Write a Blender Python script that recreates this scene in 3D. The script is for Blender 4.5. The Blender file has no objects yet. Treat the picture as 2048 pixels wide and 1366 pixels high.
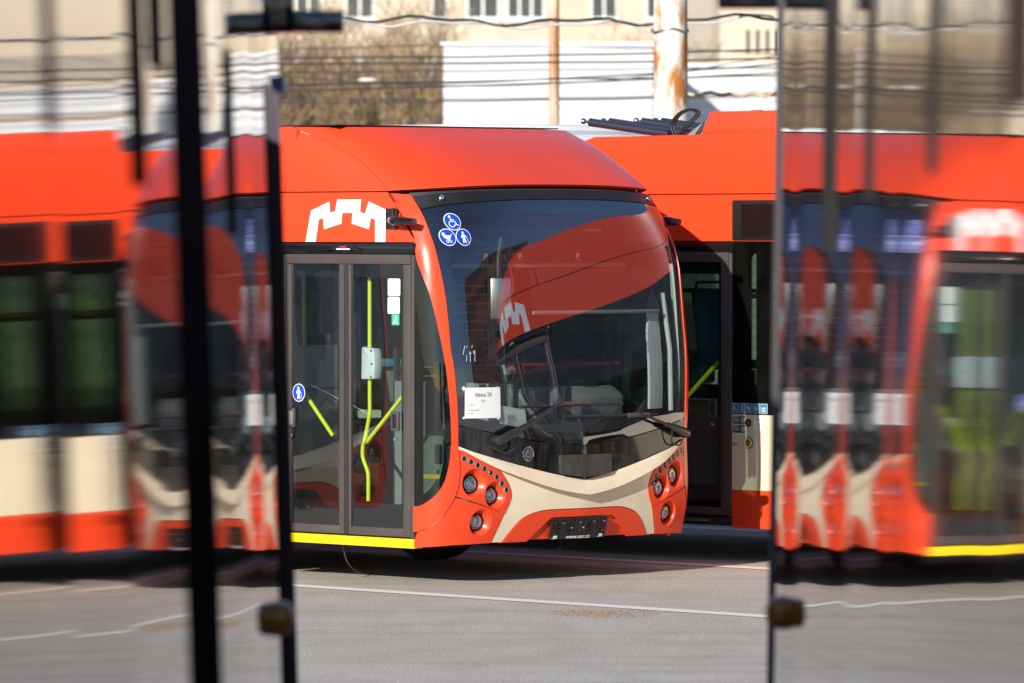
import bpy, bmesh, math, random
import numpy as np
from mathutils import Vector, Matrix
from mathutils.geometry import delaunay_2d_cdt

scene = bpy.context.scene
col = scene.collection
R = math.radians

# ------------------------------------------------------------------ camera
FPX = 11378.0                      # focal length in pixels of the 2048 px photo (200 mm)
CAM_H = 2.45
PIT = math.atan(228 / FPX)
cam_d = bpy.data.cameras.new('camera')
cam = bpy.data.objects.new('camera', cam_d)
col.objects.link(cam)
cam.location = (0, 0, CAM_H)
cam.rotation_euler = (R(90) - PIT, 0, 0)
cam_d.sensor_width = 36
cam_d.lens = FPX / 2048 * 36
cam_d.clip_start = 0.1
cam_d.clip_end = 3000
cam_d.dof.use_dof = True
cam_d.dof.focus_distance = 39.2
cam_d.dof.aperture_fstop = 3.7
scene.camera = cam

# ------------------------------------------------------------------ light
SUN_EL, SUN_DX, SUN_DY = R(20.5), -0.43, -0.90      # direction towards the sun (behind the camera, a little left)
world = bpy.data.worlds.new('World')
scene.world = world
world.use_nodes = True
wn = world.node_tree.nodes
sky = wn.new('ShaderNodeTexSky')
sky.sky_type = 'NISHITA'
sky.sun_disc = False
sky.sun_elevation = SUN_EL
sky.sun_rotation = math.atan2(SUN_DX, SUN_DY)
sky.air_density = 1.0
sky.dust_density = 0.2
sky.ozone_density = 4.0
wn['Background'].inputs['Strength'].default_value = 0.11
world.node_tree.links.new(sky.outputs[0], wn['Background'].inputs[0])
sun_d = bpy.data.lights.new('sun', 'SUN')
sun_d.energy = 5.0
sun_d.angle = R(0.5)
sun_d.color = (1.0, 0.93, 0.83)
sun = bpy.data.objects.new('sun', sun_d)
col.objects.link(sun)
hd = math.hypot(SUN_DX, SUN_DY)
to_sun = Vector((SUN_DX / hd * math.cos(SUN_EL), SUN_DY / hd * math.cos(SUN_EL), math.sin(SUN_EL)))
sun.rotation_euler = to_sun.to_track_quat('Z', 'Y').to_euler()
sun.location = to_sun * 60
scene.view_settings.view_transform = 'Standard'
scene.view_settings.look = 'None'
scene.view_settings.gamma = 1
scene.view_settings.exposure = 0.40
scene.cycles.max_bounces = 14
scene.cycles.transparent_max_bounces = 24
scene.cycles.glossy_bounces = 6
scene.cycles.caustics_reflective = False
scene.cycles.use_denoising = True
scene.cycles.sample_clamp_indirect = 6

# ------------------------------------------------------------------ materials
MAT = {}


def nodes_of(name):
    m = bpy.data.materials.new(name)
    m.use_nodes = True
    MAT[name] = m
    return m, m.node_tree.nodes, m.node_tree.links, m.node_tree.nodes['Principled BSDF']


def noise_ramp(n, l, scale, c0, c1, p0=.35, p1=.7, detail=6, stretch=(1, 1, 1), coord='Object'):
    tc = n.new('ShaderNodeTexCoord')
    mp = n.new('ShaderNodeMapping')
    mp.inputs['Scale'].default_value = stretch
    tx = n.new('ShaderNodeTexNoise')
    tx.inputs['Scale'].default_value = scale
    tx.inputs['Detail'].default_value = detail
    tx.inputs['Roughness'].default_value = .62
    rp = n.new('ShaderNodeValToRGB')
    rp.color_ramp.elements[0].position = p0
    rp.color_ramp.elements[1].position = p1
    rp.color_ramp.elements[0].color = (*c0, 1)
    rp.color_ramp.elements[1].color = (*c1, 1)
    l.new(tc.outputs[coord], mp.inputs[0])
    l.new(mp.outputs[0], tx.inputs['Vector'])
    l.new(tx.outputs['Fac'], rp.inputs[0])
    return rp, tx


def paint(name, c, rough=.3, var=.06, coat=0.0, metal=0.0, scale=3.0, spec=.5, bump=0.0, bscale=40, stretch=(1, 1, 1)):
    m, n, l, b = nodes_of(name)
    c0 = tuple(x * (1 - var) for x in c)
    c1 = tuple(min(1, x * (1 + var)) for x in c)
    rp, tx = noise_ramp(n, l, scale, c0, c1, stretch=stretch)
    l.new(rp.outputs[0], b.inputs['Base Color'])
    mr = n.new('ShaderNodeMapRange')
    mr.inputs[3].default_value = rough * .8
    mr.inputs[4].default_value = min(1, rough * 1.25)
    l.new(tx.outputs['Fac'], mr.inputs[0])
    l.new(mr.outputs[0], b.inputs['Roughness'])
    b.inputs['Metallic'].default_value = metal
    b.inputs['Specular IOR Level'].default_value = spec
    if coat:
        b.inputs['Coat Weight'].default_value = coat
        b.inputs['Coat Roughness'].default_value = .04
    if bump:
        t2 = n.new('ShaderNodeTexNoise')
        t2.inputs['Scale'].default_value = bscale
        bp = n.new('ShaderNodeBump')
        bp.inputs['Strength'].default_value = bump
        bp.inputs['Distance'].default_value = .01
        l.new(t2.outputs['Fac'], bp.inputs['Height'])
        l.new(bp.outputs[0], b.inputs['Normal'])
    return m


def glass(name, tint, ior=1.5, dust=0.0, dust_col=(.5, .48, .45), streak=(6, 60, 2), coat=(1, 1, 1)):
    m, n, l, b = nodes_of(name)
    n.remove(b)
    out = n['Material Output']
    tr = n.new('ShaderNodeBsdfTransparent')
    tr.inputs[0].default_value = (*tint, 1)
    gl = n.new('ShaderNodeBsdfGlossy')
    gl.inputs['Roughness'].default_value = 0.0
    gl.inputs['Color'].default_value = (*coat, 1)
    geo = n.new('ShaderNodeNewGeometry')
    mr = n.new('ShaderNodeMapRange')
    mr.inputs[3].default_value = ior
    mr.inputs[4].default_value = 1 / ior
    l.new(geo.outputs['Backfacing'], mr.inputs[0])
    fr = n.new('ShaderNodeFresnel')
    l.new(mr.outputs[0], fr.inputs['IOR'])
    mx = n.new('ShaderNodeMixShader')
    l.new(fr.outputs[0], mx.inputs[0])
    if dust:
        df = n.new('ShaderNodeBsdfDiffuse')
        df.inputs[0].default_value = (*dust_col, 1)
        rp, tx = noise_ramp(n, l, 2.0, (dust * .25,) * 3, (dust * 1.5,) * 3, .3, .75, 8, streak)
        m2 = n.new('ShaderNodeMixShader')
        l.new(rp.outputs[0], m2.inputs[0])
        l.new(tr.outputs[0], m2.inputs[1])
        l.new(df.outputs[0], m2.inputs[2])
        l.new(m2.outputs[0], mx.inputs[1])
    else:
        l.new(tr.outputs[0], mx.inputs[1])
    l.new(gl.outputs[0], mx.inputs[2])
    l.new(mx.outputs[0], out.inputs[0])
    return m


paint('red_paint', (.77, .060, .017), .30, .05, spec=.35, scale=1.2)
paint('cream_paint', (.76, .66, .48), .33, .05, coat=.4)
paint('black_gloss', (.008, .008, .009), .06, .1, coat=.3)
paint('black_plastic', (.014, .013, .013), .42, .2)
paint('rubber', (.02, .019, .019), .75, .2, bump=.2)
paint('door_profile', (.072, .058, .054), .42, .1)
paint('chrome', (.62, .62, .63), .16, .05, metal=1)
paint('steel', (.35, .35, .35), .35, .15, metal=1)
paint('lime_rail', (.66, .74, .02), .35, .03)
paint('edge_yellow', (.86, .60, .004), .45, .06)
paint('white_film', (.80, .80, .80), .45, .02)
paint('pale_film', (.60, .74, .72), .4, .02)
paint('blue_film', (.004, .055, .46), .4, .02)
paint('teal_film', (.02, .17, .36), .4, .15)
paint('green_film', (.006, .07, .02), .4, .05)
paint('exit_green', (.05, .40, .25), .4, .05)
paint('ink', (.04, .04, .05), .7, .0)
paint('paper', (.74, .75, .73), .8, .02)
paint('interior_grey', (.22, .23, .23), .55, .1)
paint('interior_pale', (.64, .67, .65), .5, .06)
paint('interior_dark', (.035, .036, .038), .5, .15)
paint('speckled_floor', (.20, .25, .25), .6, .5, scale=160)
paint('seat_blue', (.03, .26, .46), .7, .2)
paint('seat_shell', (.025, .025, .027), .45, .1)
paint('amber_lens', (.80, .26, .02), .25, .1, coat=.5)
paint('red_lens', (.65, .02, .02), .25, .1, coat=.5)
paint('lamp_lens', (.25, .25, .26), .08, .1, coat=1, metal=.6)
paint('yellow_film', (.85, .60, .02), .45, .03)
paint('post_brown', (.055, .035, .033), .5, .2)
paint('post_rose', (.42, .25, .23), .5, .2)
paint('indigo', (.04, .08, .22), .4, .2)
paint('white_bus_paint', (.78, .78, .78), .35, .03, coat=.4)
paint('wire_black', (.02, .02, .02), .6, .1)
paint('wire_pale', (.55, .53, .5), .6, .1)
paint('birch', (.50, .44, .38), .9, .3, scale=6)
paint('bark', (.27, .175, .125), .9, .3, scale=8)
paint('lichen', (.36, .28, .08), .9, .3, scale=8)
paint('plaster', (.56, .47, .36), .9, .10, scale=.35)
paint('plaster_grey', (.40, .35, .29), .9, .10, scale=.35)
paint('frame_white', (.78, .78, .76), .5, .03)
paint('straw', (.26, .17, .09), .9, .4, scale=20)
glass('windscreen', (.70, .76, .75), 2.3, .010, coat=(.86, .84, 1.0))
glass('door_glass', (.74, .82, .82), 1.7, .010)
glass('side_glass', (.27, .37, .28), 1.6, .008)
glass('pane', (.15, .18, .2), 1.6, 0)

# near coach flanks: black gloss that mirrors the yard
m, n, l, b = nodes_of('flank_gloss')
rp, tx = noise_ramp(n, l, 5, (.006, .006, .007), (.02, .019, .02))
l.new(rp.outputs[0], b.inputs['Base Color'])
b.inputs['Roughness'].default_value = .028
b.inputs['IOR'].default_value = 1.5

m, n, l, b = nodes_of('flank_satin')
b.inputs['Base Color'].default_value = (.012, .011, .011, 1)
b.inputs['Roughness'].default_value = .30
b.inputs['Specular IOR Level'].default_value = .25

m, n, l, b = nodes_of('post_and_reflection_matte')  # dark posts, and strips that paint dark reflections on the left flank
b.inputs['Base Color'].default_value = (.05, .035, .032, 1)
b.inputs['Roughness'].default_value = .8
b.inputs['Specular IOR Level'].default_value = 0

for nm, cc in (('post_soft', (.055, .034, .030, 1)), ('reflection_grey', (.06, .055, .052, 1)), ('post_blue', (.13, .12, .13, 1))):  # the plain grey paints dark reflection bands on the right flank
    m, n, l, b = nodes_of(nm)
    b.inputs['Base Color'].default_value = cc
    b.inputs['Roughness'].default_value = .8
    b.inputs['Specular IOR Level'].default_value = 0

# rusty painted steel
m, n, l, b = nodes_of('rusty_white')
rp, tx = noise_ramp(n, l, 2.2, (.74, .70, .62), (.42, .15, .03), .47, .585, 12, (1.9, 1.9, .7))
l.new(rp.outputs[0], b.inputs['Base Color'])
b.inputs['Roughness'].default_value = .8
m, n, l, b = nodes_of('rusty_ochre')
rp, tx = noise_ramp(n, l, 2.5, (.62, .52, .40), (.36, .16, .05), .36, .62, 10, (1.6, 1.6, .4))
l.new(rp.outputs[0], b.inputs['Base Color'])
b.inputs['Roughness'].default_value = .8

# white ribbed cladding
m, n, l, b = nodes_of('white_cladding')
rp, tx = noise_ramp(n, l, .6, (.56, .56, .57), (.70, .70, .71), .3, .7, 6, (.3, 1, 4))
l.new(rp.outputs[0], b.inputs['Base Color'])
b.inputs['Roughness'].default_value = .6
tc = n.new('ShaderNodeTexCoord')
wv = n.new('ShaderNodeTexWave')
wv.bands_direction = 'Z'
wv.inputs['Scale'].default_value = 1.6
bp = n.new('ShaderNodeBump')
bp.inputs['Strength'].default_value = .7
bp.inputs['Distance'].default_value = .05
l.new(tc.outputs['Object'], wv.inputs[0])
l.new(wv.outputs[0], bp.inputs['Height'])
l.new(bp.outputs[0], b.inputs['Normal'])

# asphalt
m, n, l, b = nodes_of('asphalt')
tc = n.new('ShaderNodeTexCoord')


def ntex(scale, detail=6, stretch=(1, 1, 1)):
    mp = n.new('ShaderNodeMapping')
    mp.inputs['Scale'].default_value = stretch
    t = n.new('ShaderNodeTexNoise')
    t.inputs['Scale'].default_value = scale
    t.inputs['Detail'].default_value = detail
    l.new(tc.outputs['Object'], mp.inputs[0])
    l.new(mp.outputs[0], t.inputs['Vector'])
    return t


def mixc(f, a, c, blend='MIX'):
    x = n.new('ShaderNodeMix')
    x.data_type = 'RGBA'
    x.blend_type = blend
    if isinstance(f, float):
        x.inputs[0].default_value = f
    else:
        l.new(f, x.inputs[0])
    for k, v in ((6, a), (7, c)):
        if isinstance(v, tuple):
            x.inputs[k].default_value = (*v, 1)
        else:
            l.new(v, x.inputs[k])
    return x.outputs[2]


def ramp(src, p0, p1, v0=0., v1=1.):
    r_ = n.new('ShaderNodeMapRange')
    r_.inputs[1].default_value = p0
    r_.inputs[2].default_value = p1
    r_.inputs[3].default_value = v0
    r_.inputs[4].default_value = v1
    l.new(src, r_.inputs[0])
    return r_.outputs[0]


big = ntex(.35, 5)
mid = ntex(2.2, 8, (1, .6, 1))
fine = ntex(70, 4, (1, .35, 1))
spk = ntex(38, 2, (1, .5, 1))
band = ntex(1.6, 5, (.10, 1.3, 1))
mark = ntex(.9, 3, (.25, 1, 1))
c = mixc(ramp(big.outputs[0], .35, .65), (.56, .505, .41), (.61, .57, .49))
c = mixc(ramp(mid.outputs[0], .45, .75, 0, .45), c, (.36, .30, .235))
c = mixc(ramp(band.outputs[0], .48, .70, 0, .35), c, (.27, .245, .23))
c = mixc(ramp(mark.outputs[0], .60, .68, 0, .22), c, (.17, .15, .14))
c = mixc(ramp(fine.outputs[0], .35, .65, 0, .6), c, (.20, .185, .17))
c = mixc(ramp(spk.outputs[0], .66, .71, 0, .8), c, (.80, .75, .69))
l.new(c, b.inputs['Base Color'])
b.inputs['Roughness'].default_value = .85
bp = n.new('ShaderNodeBump')
bp.inputs['Strength'].default_value = .45
bp.inputs['Distance'].default_value = .006
l.new(fine.outputs[0], bp.inputs['Height'])
l.new(bp.outputs[0], b.inputs['Normal'])

m, n, l, b = nodes_of('line_paint')
tc = n.new('ShaderNodeTexCoord')
wear = ntex(14, 8)
c = mixc(ramp(wear.outputs[0], .60, .76, 0, .6), (.82, .79, .72), (.34, .31, .28))
l.new(c, b.inputs['Base Color'])
b.inputs['Roughness'].default_value = .8

# grid of windows for the block of flats that the windscreen mirrors is real geometry below

# ------------------------------------------------------------------ helpers


def tag(o, label=None, cat=None, group=None, kind=None):
    for k, v in (('label', label), ('category', cat), ('group', group), ('kind', kind)):
        if v:
            o[k] = v
    return o


def empty(name, loc=(0, 0, 0), rz=0.0):
    o = bpy.data.objects.new(name, None)
    o.empty_display_size = .2
    o.location = loc
    o.rotation_euler = (0, 0, rz)
    col.objects.link(o)
    return o


def link(name, me, mat, parent=None, smooth=True, angle=38):
    o = bpy.data.objects.new(name, me)
    me.name = name
    if mat is not None:
        me.materials.append(MAT[mat] if isinstance(mat, str) else mat)
    if smooth and len(me.polygons):
        me.shade_smooth()
        me.set_sharp_from_angle(angle=R(angle))
    if parent is not None:
        o.parent = parent
    col.objects.link(o)
    return o


class MB:
    """collects shapes for one mesh"""

    def __init__(s):
        s.v, s.f = [], []

    def add(s, vs, fs):
        k = len(s.v)
        s.v += [tuple(p) for p in vs]
        s.f += [tuple(i + k for i in f) for f in fs]
        return s

    def box(s, x0, x1, y0, y1, z0, z1):
        vs = [(x, y, z) for z in (z0, z1) for x, y in ((x0, y0), (x1, y0), (x1, y1), (x0, y1))]
        return s.add(vs, [(0, 3, 2, 1), (4, 5, 6, 7), (0, 1, 5, 4), (1, 2, 6, 5), (2, 3, 7, 6), (3, 0, 4, 7)])

    def prism(s, pts, y0, y1):
        """polygon in (x, z), extruded over y"""
        k = len(pts)
        area = sum(pts[i][0] * pts[(i + 1) % k][1] - pts[(i + 1) % k][0] * pts[i][1] for i in range(k))
        if area < 0:
            pts = pts[::-1]
        vs = [(x, y0, z) for x, z in pts] + [(x, y1, z) for x, z in pts]
        fs = [tuple(range(k)), tuple(range(2 * k - 1, k - 1, -1))]
        fs += [(i, i + k, (i + 1) % k + k, (i + 1) % k) for i in range(k)]
        return s.add(vs, fs)

    def tube(s, pts, r, k=8, closed=False):
        pts = [Vector(p) for p in pts]
        rr = r if isinstance(r, (list, tuple)) else [r] * len(pts)
        n_ = len(pts)
        vs, fs = [], []
        up = None
        for i, p in enumerate(pts):
            if closed:
                t = pts[(i + 1) % n_] - pts[i - 1]
            else:
                t = pts[min(i + 1, n_ - 1)] - pts[max(i - 1, 0)]
            t.normalize()
            if up is None:
                up = Vector((0, 0, 1)) if abs(t.z) < .9 else Vector((1, 0, 0))
            a = up - t * up.dot(t)
            a.normalize()
            b_ = t.cross(a)
            up = a
            for j in range(k):
                an = 2 * math.pi * j / k
                vs.append(p + (a * math.cos(an) + b_ * math.sin(an)) * rr[i])
        m_ = n_ if closed else n_ - 1
        for i in range(m_):
            for j in range(k):
                i2 = (i + 1) % n_
                fs.append((i * k + j, i * k + (j + 1) % k, i2 * k + (j + 1) % k, i2 * k + j))
        if not closed:
            fs.append(tuple(range(k - 1, -1, -1)))
            fs.append(tuple(range((n_ - 1) * k, n_ * k)))
        return s.add(vs, fs)

    def lathe(s, prof, M, k=24, cap=True):
        """profile of (radius, height) about local Z of matrix M"""
        vs, fs = [], []
        for r_, h in prof:
            for j in range(k):
                a = 2 * math.pi * j / k
                vs.append(M @ Vector((r_ * math.cos(a), r_ * math.sin(a), h)))
        for i in range(len(prof) - 1):
            for j in range(k):
                fs.append((i * k + j, i * k + (j + 1) % k, (i + 1) * k + (j + 1) % k, (i + 1) * k + j))
        if cap:
            fs.append(tuple(range(k - 1, -1, -1)))
            fs.append(tuple(range((len(prof) - 1) * k, len(prof) * k)))
        return s.add(vs, fs)

    def ball(s, c, r, k=12, sc=(1, 1, 1)):
        n_ = k // 2
        prof = [(max(1e-4, r * math.sin(math.pi * i / n_)), -r * math.cos(math.pi * i / n_)) for i in range(n_ + 1)]
        M = Matrix.Translation(c) @ Matrix.Diagonal((*sc, 1))
        return s.lathe(prof, M, k, False)

    def mesh(s, bev=0.0):
        me = bpy.data.meshes.new('m')
        me.from_pydata(s.v, [], s.f)
        if bev:
            bm = bmesh.new()
            bm.from_mesh(me)
            bmesh.ops.remove_doubles(bm, verts=bm.verts, dist=1e-5)
            es = [e for e in bm.edges if len(e.link_faces) == 2 and e.calc_face_angle(0) > R(30)]
            bmesh.ops.bevel(bm, geom=es, offset=bev, segments=2, affect='EDGES', profile=.5)
            bm.to_mesh(me)
            bm.free()
        me.update()
        return me

    def build(s, name, mat, parent=None, bev=0.0, smooth=True, angle=38):
        return link(name, s.mesh(bev), mat, parent, smooth, angle)


def inside(p, poly):
    x, y = p
    r_ = False
    j = len(poly) - 1
    for i in range(len(poly)):
        xi, yi = poly[i]
        xj, yj = poly[j]
        if (yi > y) != (yj > y) and x < (xj - xi) * (y - yi) / (yj - yi) + xi:
            r_ = not r_
        j = i
    return r_


def densify(poly, h, closed=True):
    out = []
    k = len(poly)
    for i in range(k if closed else k - 1):
        a, b_ = poly[i], poly[(i + 1) % k]
        d = math.hypot(b_[0] - a[0], b_[1] - a[1])
        m_ = max(1, math.ceil(d / h))
        for j in range(m_):
            t = j / m_
            out.append((a[0] + (b_[0] - a[0]) * t, a[1] + (b_[1] - a[1]) * t))
    if not closed:
        out.append(poly[-1])
    return out


def spline(pts, sub=6, closed=False):
    """Catmull-Rom through points"""
    out = []
    k = len(pts)
    rng = range(k) if closed else range(k - 1)
    for i in rng:
        p1, p2 = pts[i], pts[(i + 1) % k]
        p0 = pts[i - 1] if (closed or i > 0) else p1
        p3 = pts[(i + 2) % k] if (closed or i < k - 2) else p2
        for j in range(sub):
            t = j / sub
            out.append(tuple(.5 * (2 * p1[d] + (p2[d] - p0[d]) * t + (2 * p0[d] - 5 * p1[d] + 4 * p2[d] - p3[d]) * t * t
                                   + (3 * p1[d] - p0[d] - 3 * p2[d] + p3[d]) * t ** 3) for d in range(len(p1))))
    if not closed:
        out.append(tuple(pts[-1]))
    return out


def circle(c, r, k=28, ry=None):
    return [(c[0] + r * math.cos(2 * math.pi * i / k), c[1] + (ry or r) * math.sin(2 * math.pi * i / k)) for i in range(k)]


def rrect(x0, x1, y0, y1, r, k=4):
    out = []
    for cx, cy, a0 in ((x1 - r, y1 - r, 0), (x0 + r, y1 - r, 90), (x0 + r, y0 + r, 180), (x1 - r, y0 + r, 270)):
        for i in range(k + 1):
            a = R(a0 + 90 * i / k)
            out.append((cx + r * math.cos(a), cy + r * math.sin(a)))
    return out


def patch(outline, mapf, off=0.0, thick=.018, holes=(), h=.035, mb=None, grid=True):
    """a curved panel: plane outline laid on a surface map, with thickness"""
    rings = [densify(list(outline), h)] + [densify(list(q), h) for q in holes]
    pts, edges = [], []
    for q in rings:
        k0 = len(pts)
        pts += q
        edges += [(k0 + i, k0 + (i + 1) % len(q)) for i in range(len(q))]
    if grid:
        xs = [p[0] for p in outline]
        ys = [p[1] for p in outline]
        border = np.array(pts)
        gx = np.arange(min(xs) + h * .5, max(xs), h)
        gy = np.arange(min(ys) + h * .5, max(ys), h)
        for i, x in enumerate(gx):
            for y in gy:
                q = (x, y)
                if not inside(q, outline) or any(inside(q, w) for w in holes):
                    continue
                if np.min(np.hypot(border[:, 0] - x, border[:, 1] - y)) > h * .45:
                    pts.append(q)
    r_ = delaunay_2d_cdt([Vector(p) for p in pts], edges, [], 0, 1e-6)
    V2 = [(p.x, p.y) for p in r_[0]]
    tris = []
    for f in r_[2]:
        cx = sum(V2[i][0] for i in f) / len(f)
        cy = sum(V2[i][1] for i in f) / len(f)
        if inside((cx, cy), outline) and not any(inside((cx, cy), w) for w in holes):
            tris.append(tuple(f))
    front = [mapf(p[0], p[1], off) for p in V2]
    probe = [mapf(p[0], p[1], off + .01) for p in V2]
    nv = len(V2)
    fs = []
    cnt = {}
    for f in tris:
        a, b_, c_ = (Vector(front[i]) for i in f[:3])
        nn = (b_ - a).cross(c_ - a)
        if nn.dot(Vector(probe[f[0]]) - a) < 0:
            f = f[::-1]
        fs.append(f)
        for i in range(len(f)):
            e = (f[i], f[(i + 1) % len(f)])
            cnt[e] = 1
    vs = list(front)
    if thick:
        vs += [mapf(p[0], p[1], off - thick) for p in V2]
        back = [tuple(i + nv for i in f[::-1]) for f in fs]
        rim = [(a, a + nv, b_ + nv, b_) for (a, b_) in cnt if (b_, a) not in cnt]
        rim = [q[::-1] for q in rim]
        fs = fs + back + rim
        # fix rim direction
    mb = mb or MB()
    mb.add(vs, fs)
    return mb


def fixn(o):
    bm = bmesh.new()
    bm.from_mesh(o.data)
    bmesh.ops.recalc_face_normals(bm, faces=bm.faces)
    bm.to_mesh(o.data)
    bm.free()
    return o


def stroke(pts, w):
    """outline polygon of a thick polyline"""
    L_, R_ = [], []
    for i, p in enumerate(pts):
        a = pts[max(i - 1, 0)]
        b_ = pts[min(i + 1, len(pts) - 1)]
        dx, dy = b_[0] - a[0], b_[1] - a[1]
        d = math.hypot(dx, dy) or 1
        nx, ny = -dy / d * w / 2, dx / d * w / 2
        L_.append((p[0] + nx, p[1] + ny))
        R_.append((p[0] - nx, p[1] - ny))
    return L_ + R_[::-1]


def decal(polys, c, sc, mapf, off, mat, name, parent, flip=1, th=.0008):
    """flat signs: polygons in unit coordinates laid on a surface"""
    mb = MB()
    for q in polys:
        hole = []
        if isinstance(q, tuple) and len(q) == 2 and isinstance(q[0], list):
            q, hole = q[0], [q[1]]
        T = lambda P: [(c[0] + flip * p[0] * sc, c[1] + p[1] * sc) for p in P]
        patch(T(q), mapf, off, th, [T(w) for w in hole], h=.05, mb=mb, grid=False)
    return mb.build(name, mat, parent, smooth=False)


def ring(c, r, w, k=28):
    return (circle(c, r + w / 2, k), circle(c, r - w / 2, k))


def text_polys(txt, size, bold=False, width=None, spacing=1.0):
    cu = bpy.data.curves.new('lettering', 'FONT')
    cu.body = txt
    cu.size = size
    cu.align_x = 'CENTER'
    cu.align_y = 'CENTER'
    cu.space_character = spacing
    if bold:
        cu.offset = size * .018
    ob = bpy.data.objects.new('lettering', cu)
    me = bpy.data.meshes.new_from_object(ob)
    bpy.data.objects.remove(ob)
    vs = [(v.co.x, v.co.y) for v in me.vertices]
    fs = [tuple(p.vertices) for p in me.polygons]
    if width:
        w0 = max(v[0] for v in vs) - min(v[0] for v in vs)
        k = width / w0
        vs = [(v[0] * k, v[1]) for v in vs]
    return vs, fs


def lettering(txt, size, c, mapf, off, mat, name, parent, bold=False, flip=1, width=None, sc=1, shear=0):
    vs, fs = text_polys(txt, size, bold, width)
    mb = MB()
    mb.add([mapf(c[0] + flip * (v[0] + shear * v[1]), c[1] + v[1], off) for v in vs], fs)
    return mb.build(name, mat, parent, smooth=False)


# ------------------------------------------------------------------ the trolleybus front surface
N_, W_, D_ = 3.6, 1.28, .36
XO = .036
_th = np.linspace(0, math.pi / 2, 3001)
YB = W_ * np.sin(_th) ** (2 / N_)
XB = -D_ * (1 - np.cos(_th) ** (2 / N_))
SB = np.concatenate([[0], np.cumsum(np.hypot(np.diff(XB), np.diff(YB)))])
SM = float(SB[-1])
# set-back of the centre line and depth of the rounded corners, by height
_zz = np.linspace(.15, 3.2, 1200)
_ker = np.hanning(61)
_ker /= _ker.sum()
_smo = lambda a: np.convolve(np.pad(a, 30, mode='edge'), _ker, 'valid')
_ss = _smo(np.interp(_zz, [.2, .30, .45, .6, 1.1, 1.3, 1.5, 1.7, 2.0, 2.3, 2.5, 2.6, 2.68, 2.72, 2.78, 2.856, 2.93, 3.0, 3.06, 3.11, 3.145],
                     [.08, .05, .015, 0, 0, .009, .026, .049, .085, .123, .154, .171, .188, .212, .30, .42, .545, .67, .80, .93, 1.05]))
_dd = _smo(np.interp(_zz, [.2, 1.0, 1.5, 2.0, 2.16, 2.31, 2.43, 2.55, 2.67, 2.8, 3.2], [.36, .36, .40, .40, .42, .52, .66, .80, 1.0, 1.06, 1.06]))
_nn = _smo(np.interp(_zz, [.2, 1.0, 1.5, 2.3, 2.5, 2.67, 3.2], [3.6, 3.6, 4.8, 4.8, 4.4, 3.6, 3.6]))


def setb(z):
    return float(np.interp(z, _zz, _ss))


def dep(z):
    return float(np.interp(z, _zz, _dd))


def raw(s, z):
    a = abs(s)
    d = dep(z)
    if a <= SM:
        y = float(np.interp(a, SB, YB))
        n_ = float(np.interp(z, _zz, _nn))
        x = -d * (1 - max(0.0, 1 - (y / W_) ** n_) ** (1 / n_))
        x += .030 * max(0, 1 - a / .7) * min(1, max(0, (1.3 - z) / .3))      # blunt keel down the middle of the nose
    else:
        x, y = -d - (a - SM), W_
    return Vector((x - setb(z) - XO, y if s > 0 else -y, z))


def FRONT(s, z, off=0.0):
    p = raw(s, z)
    if off == 0:
        return p
    e = .004
    t1 = raw(s + e, z) - raw(s - e, z)
    t2 = raw(s, z + e) - raw(s, z - e)
    nn = t1.cross(t2).normalized()
    return p + nn * off


def s_of_x(x, z):
    """s on the right-hand (negative) side where the skin reaches x"""
    q = -x - XO - setb(z)
    d = dep(z)
    if q < d:
        n_ = float(np.interp(z, _zz, _nn))
        y = W_ * max(0.0, 1 - (1 - max(0.0, q) / d) ** n_) ** (1 / n_)
        return -float(np.interp(y, YB, SB))
    return -(SM + q - d)


def SKIN(sgn):
    """side coordinates (x, z) laid on the whole skin, round the corner too"""
    return lambda x, z, off=0.0: FRONT(-sgn * s_of_x(x, z), z, off)


def SIDE(sgn):
    return lambda x, z, off=0.0: Vector((x, sgn * (W_ + off), z))


RS, LS = SIDE(-1), SIDE(1)


def mir(P):
    return [(-p[0], p[1]) for p in P]


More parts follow.
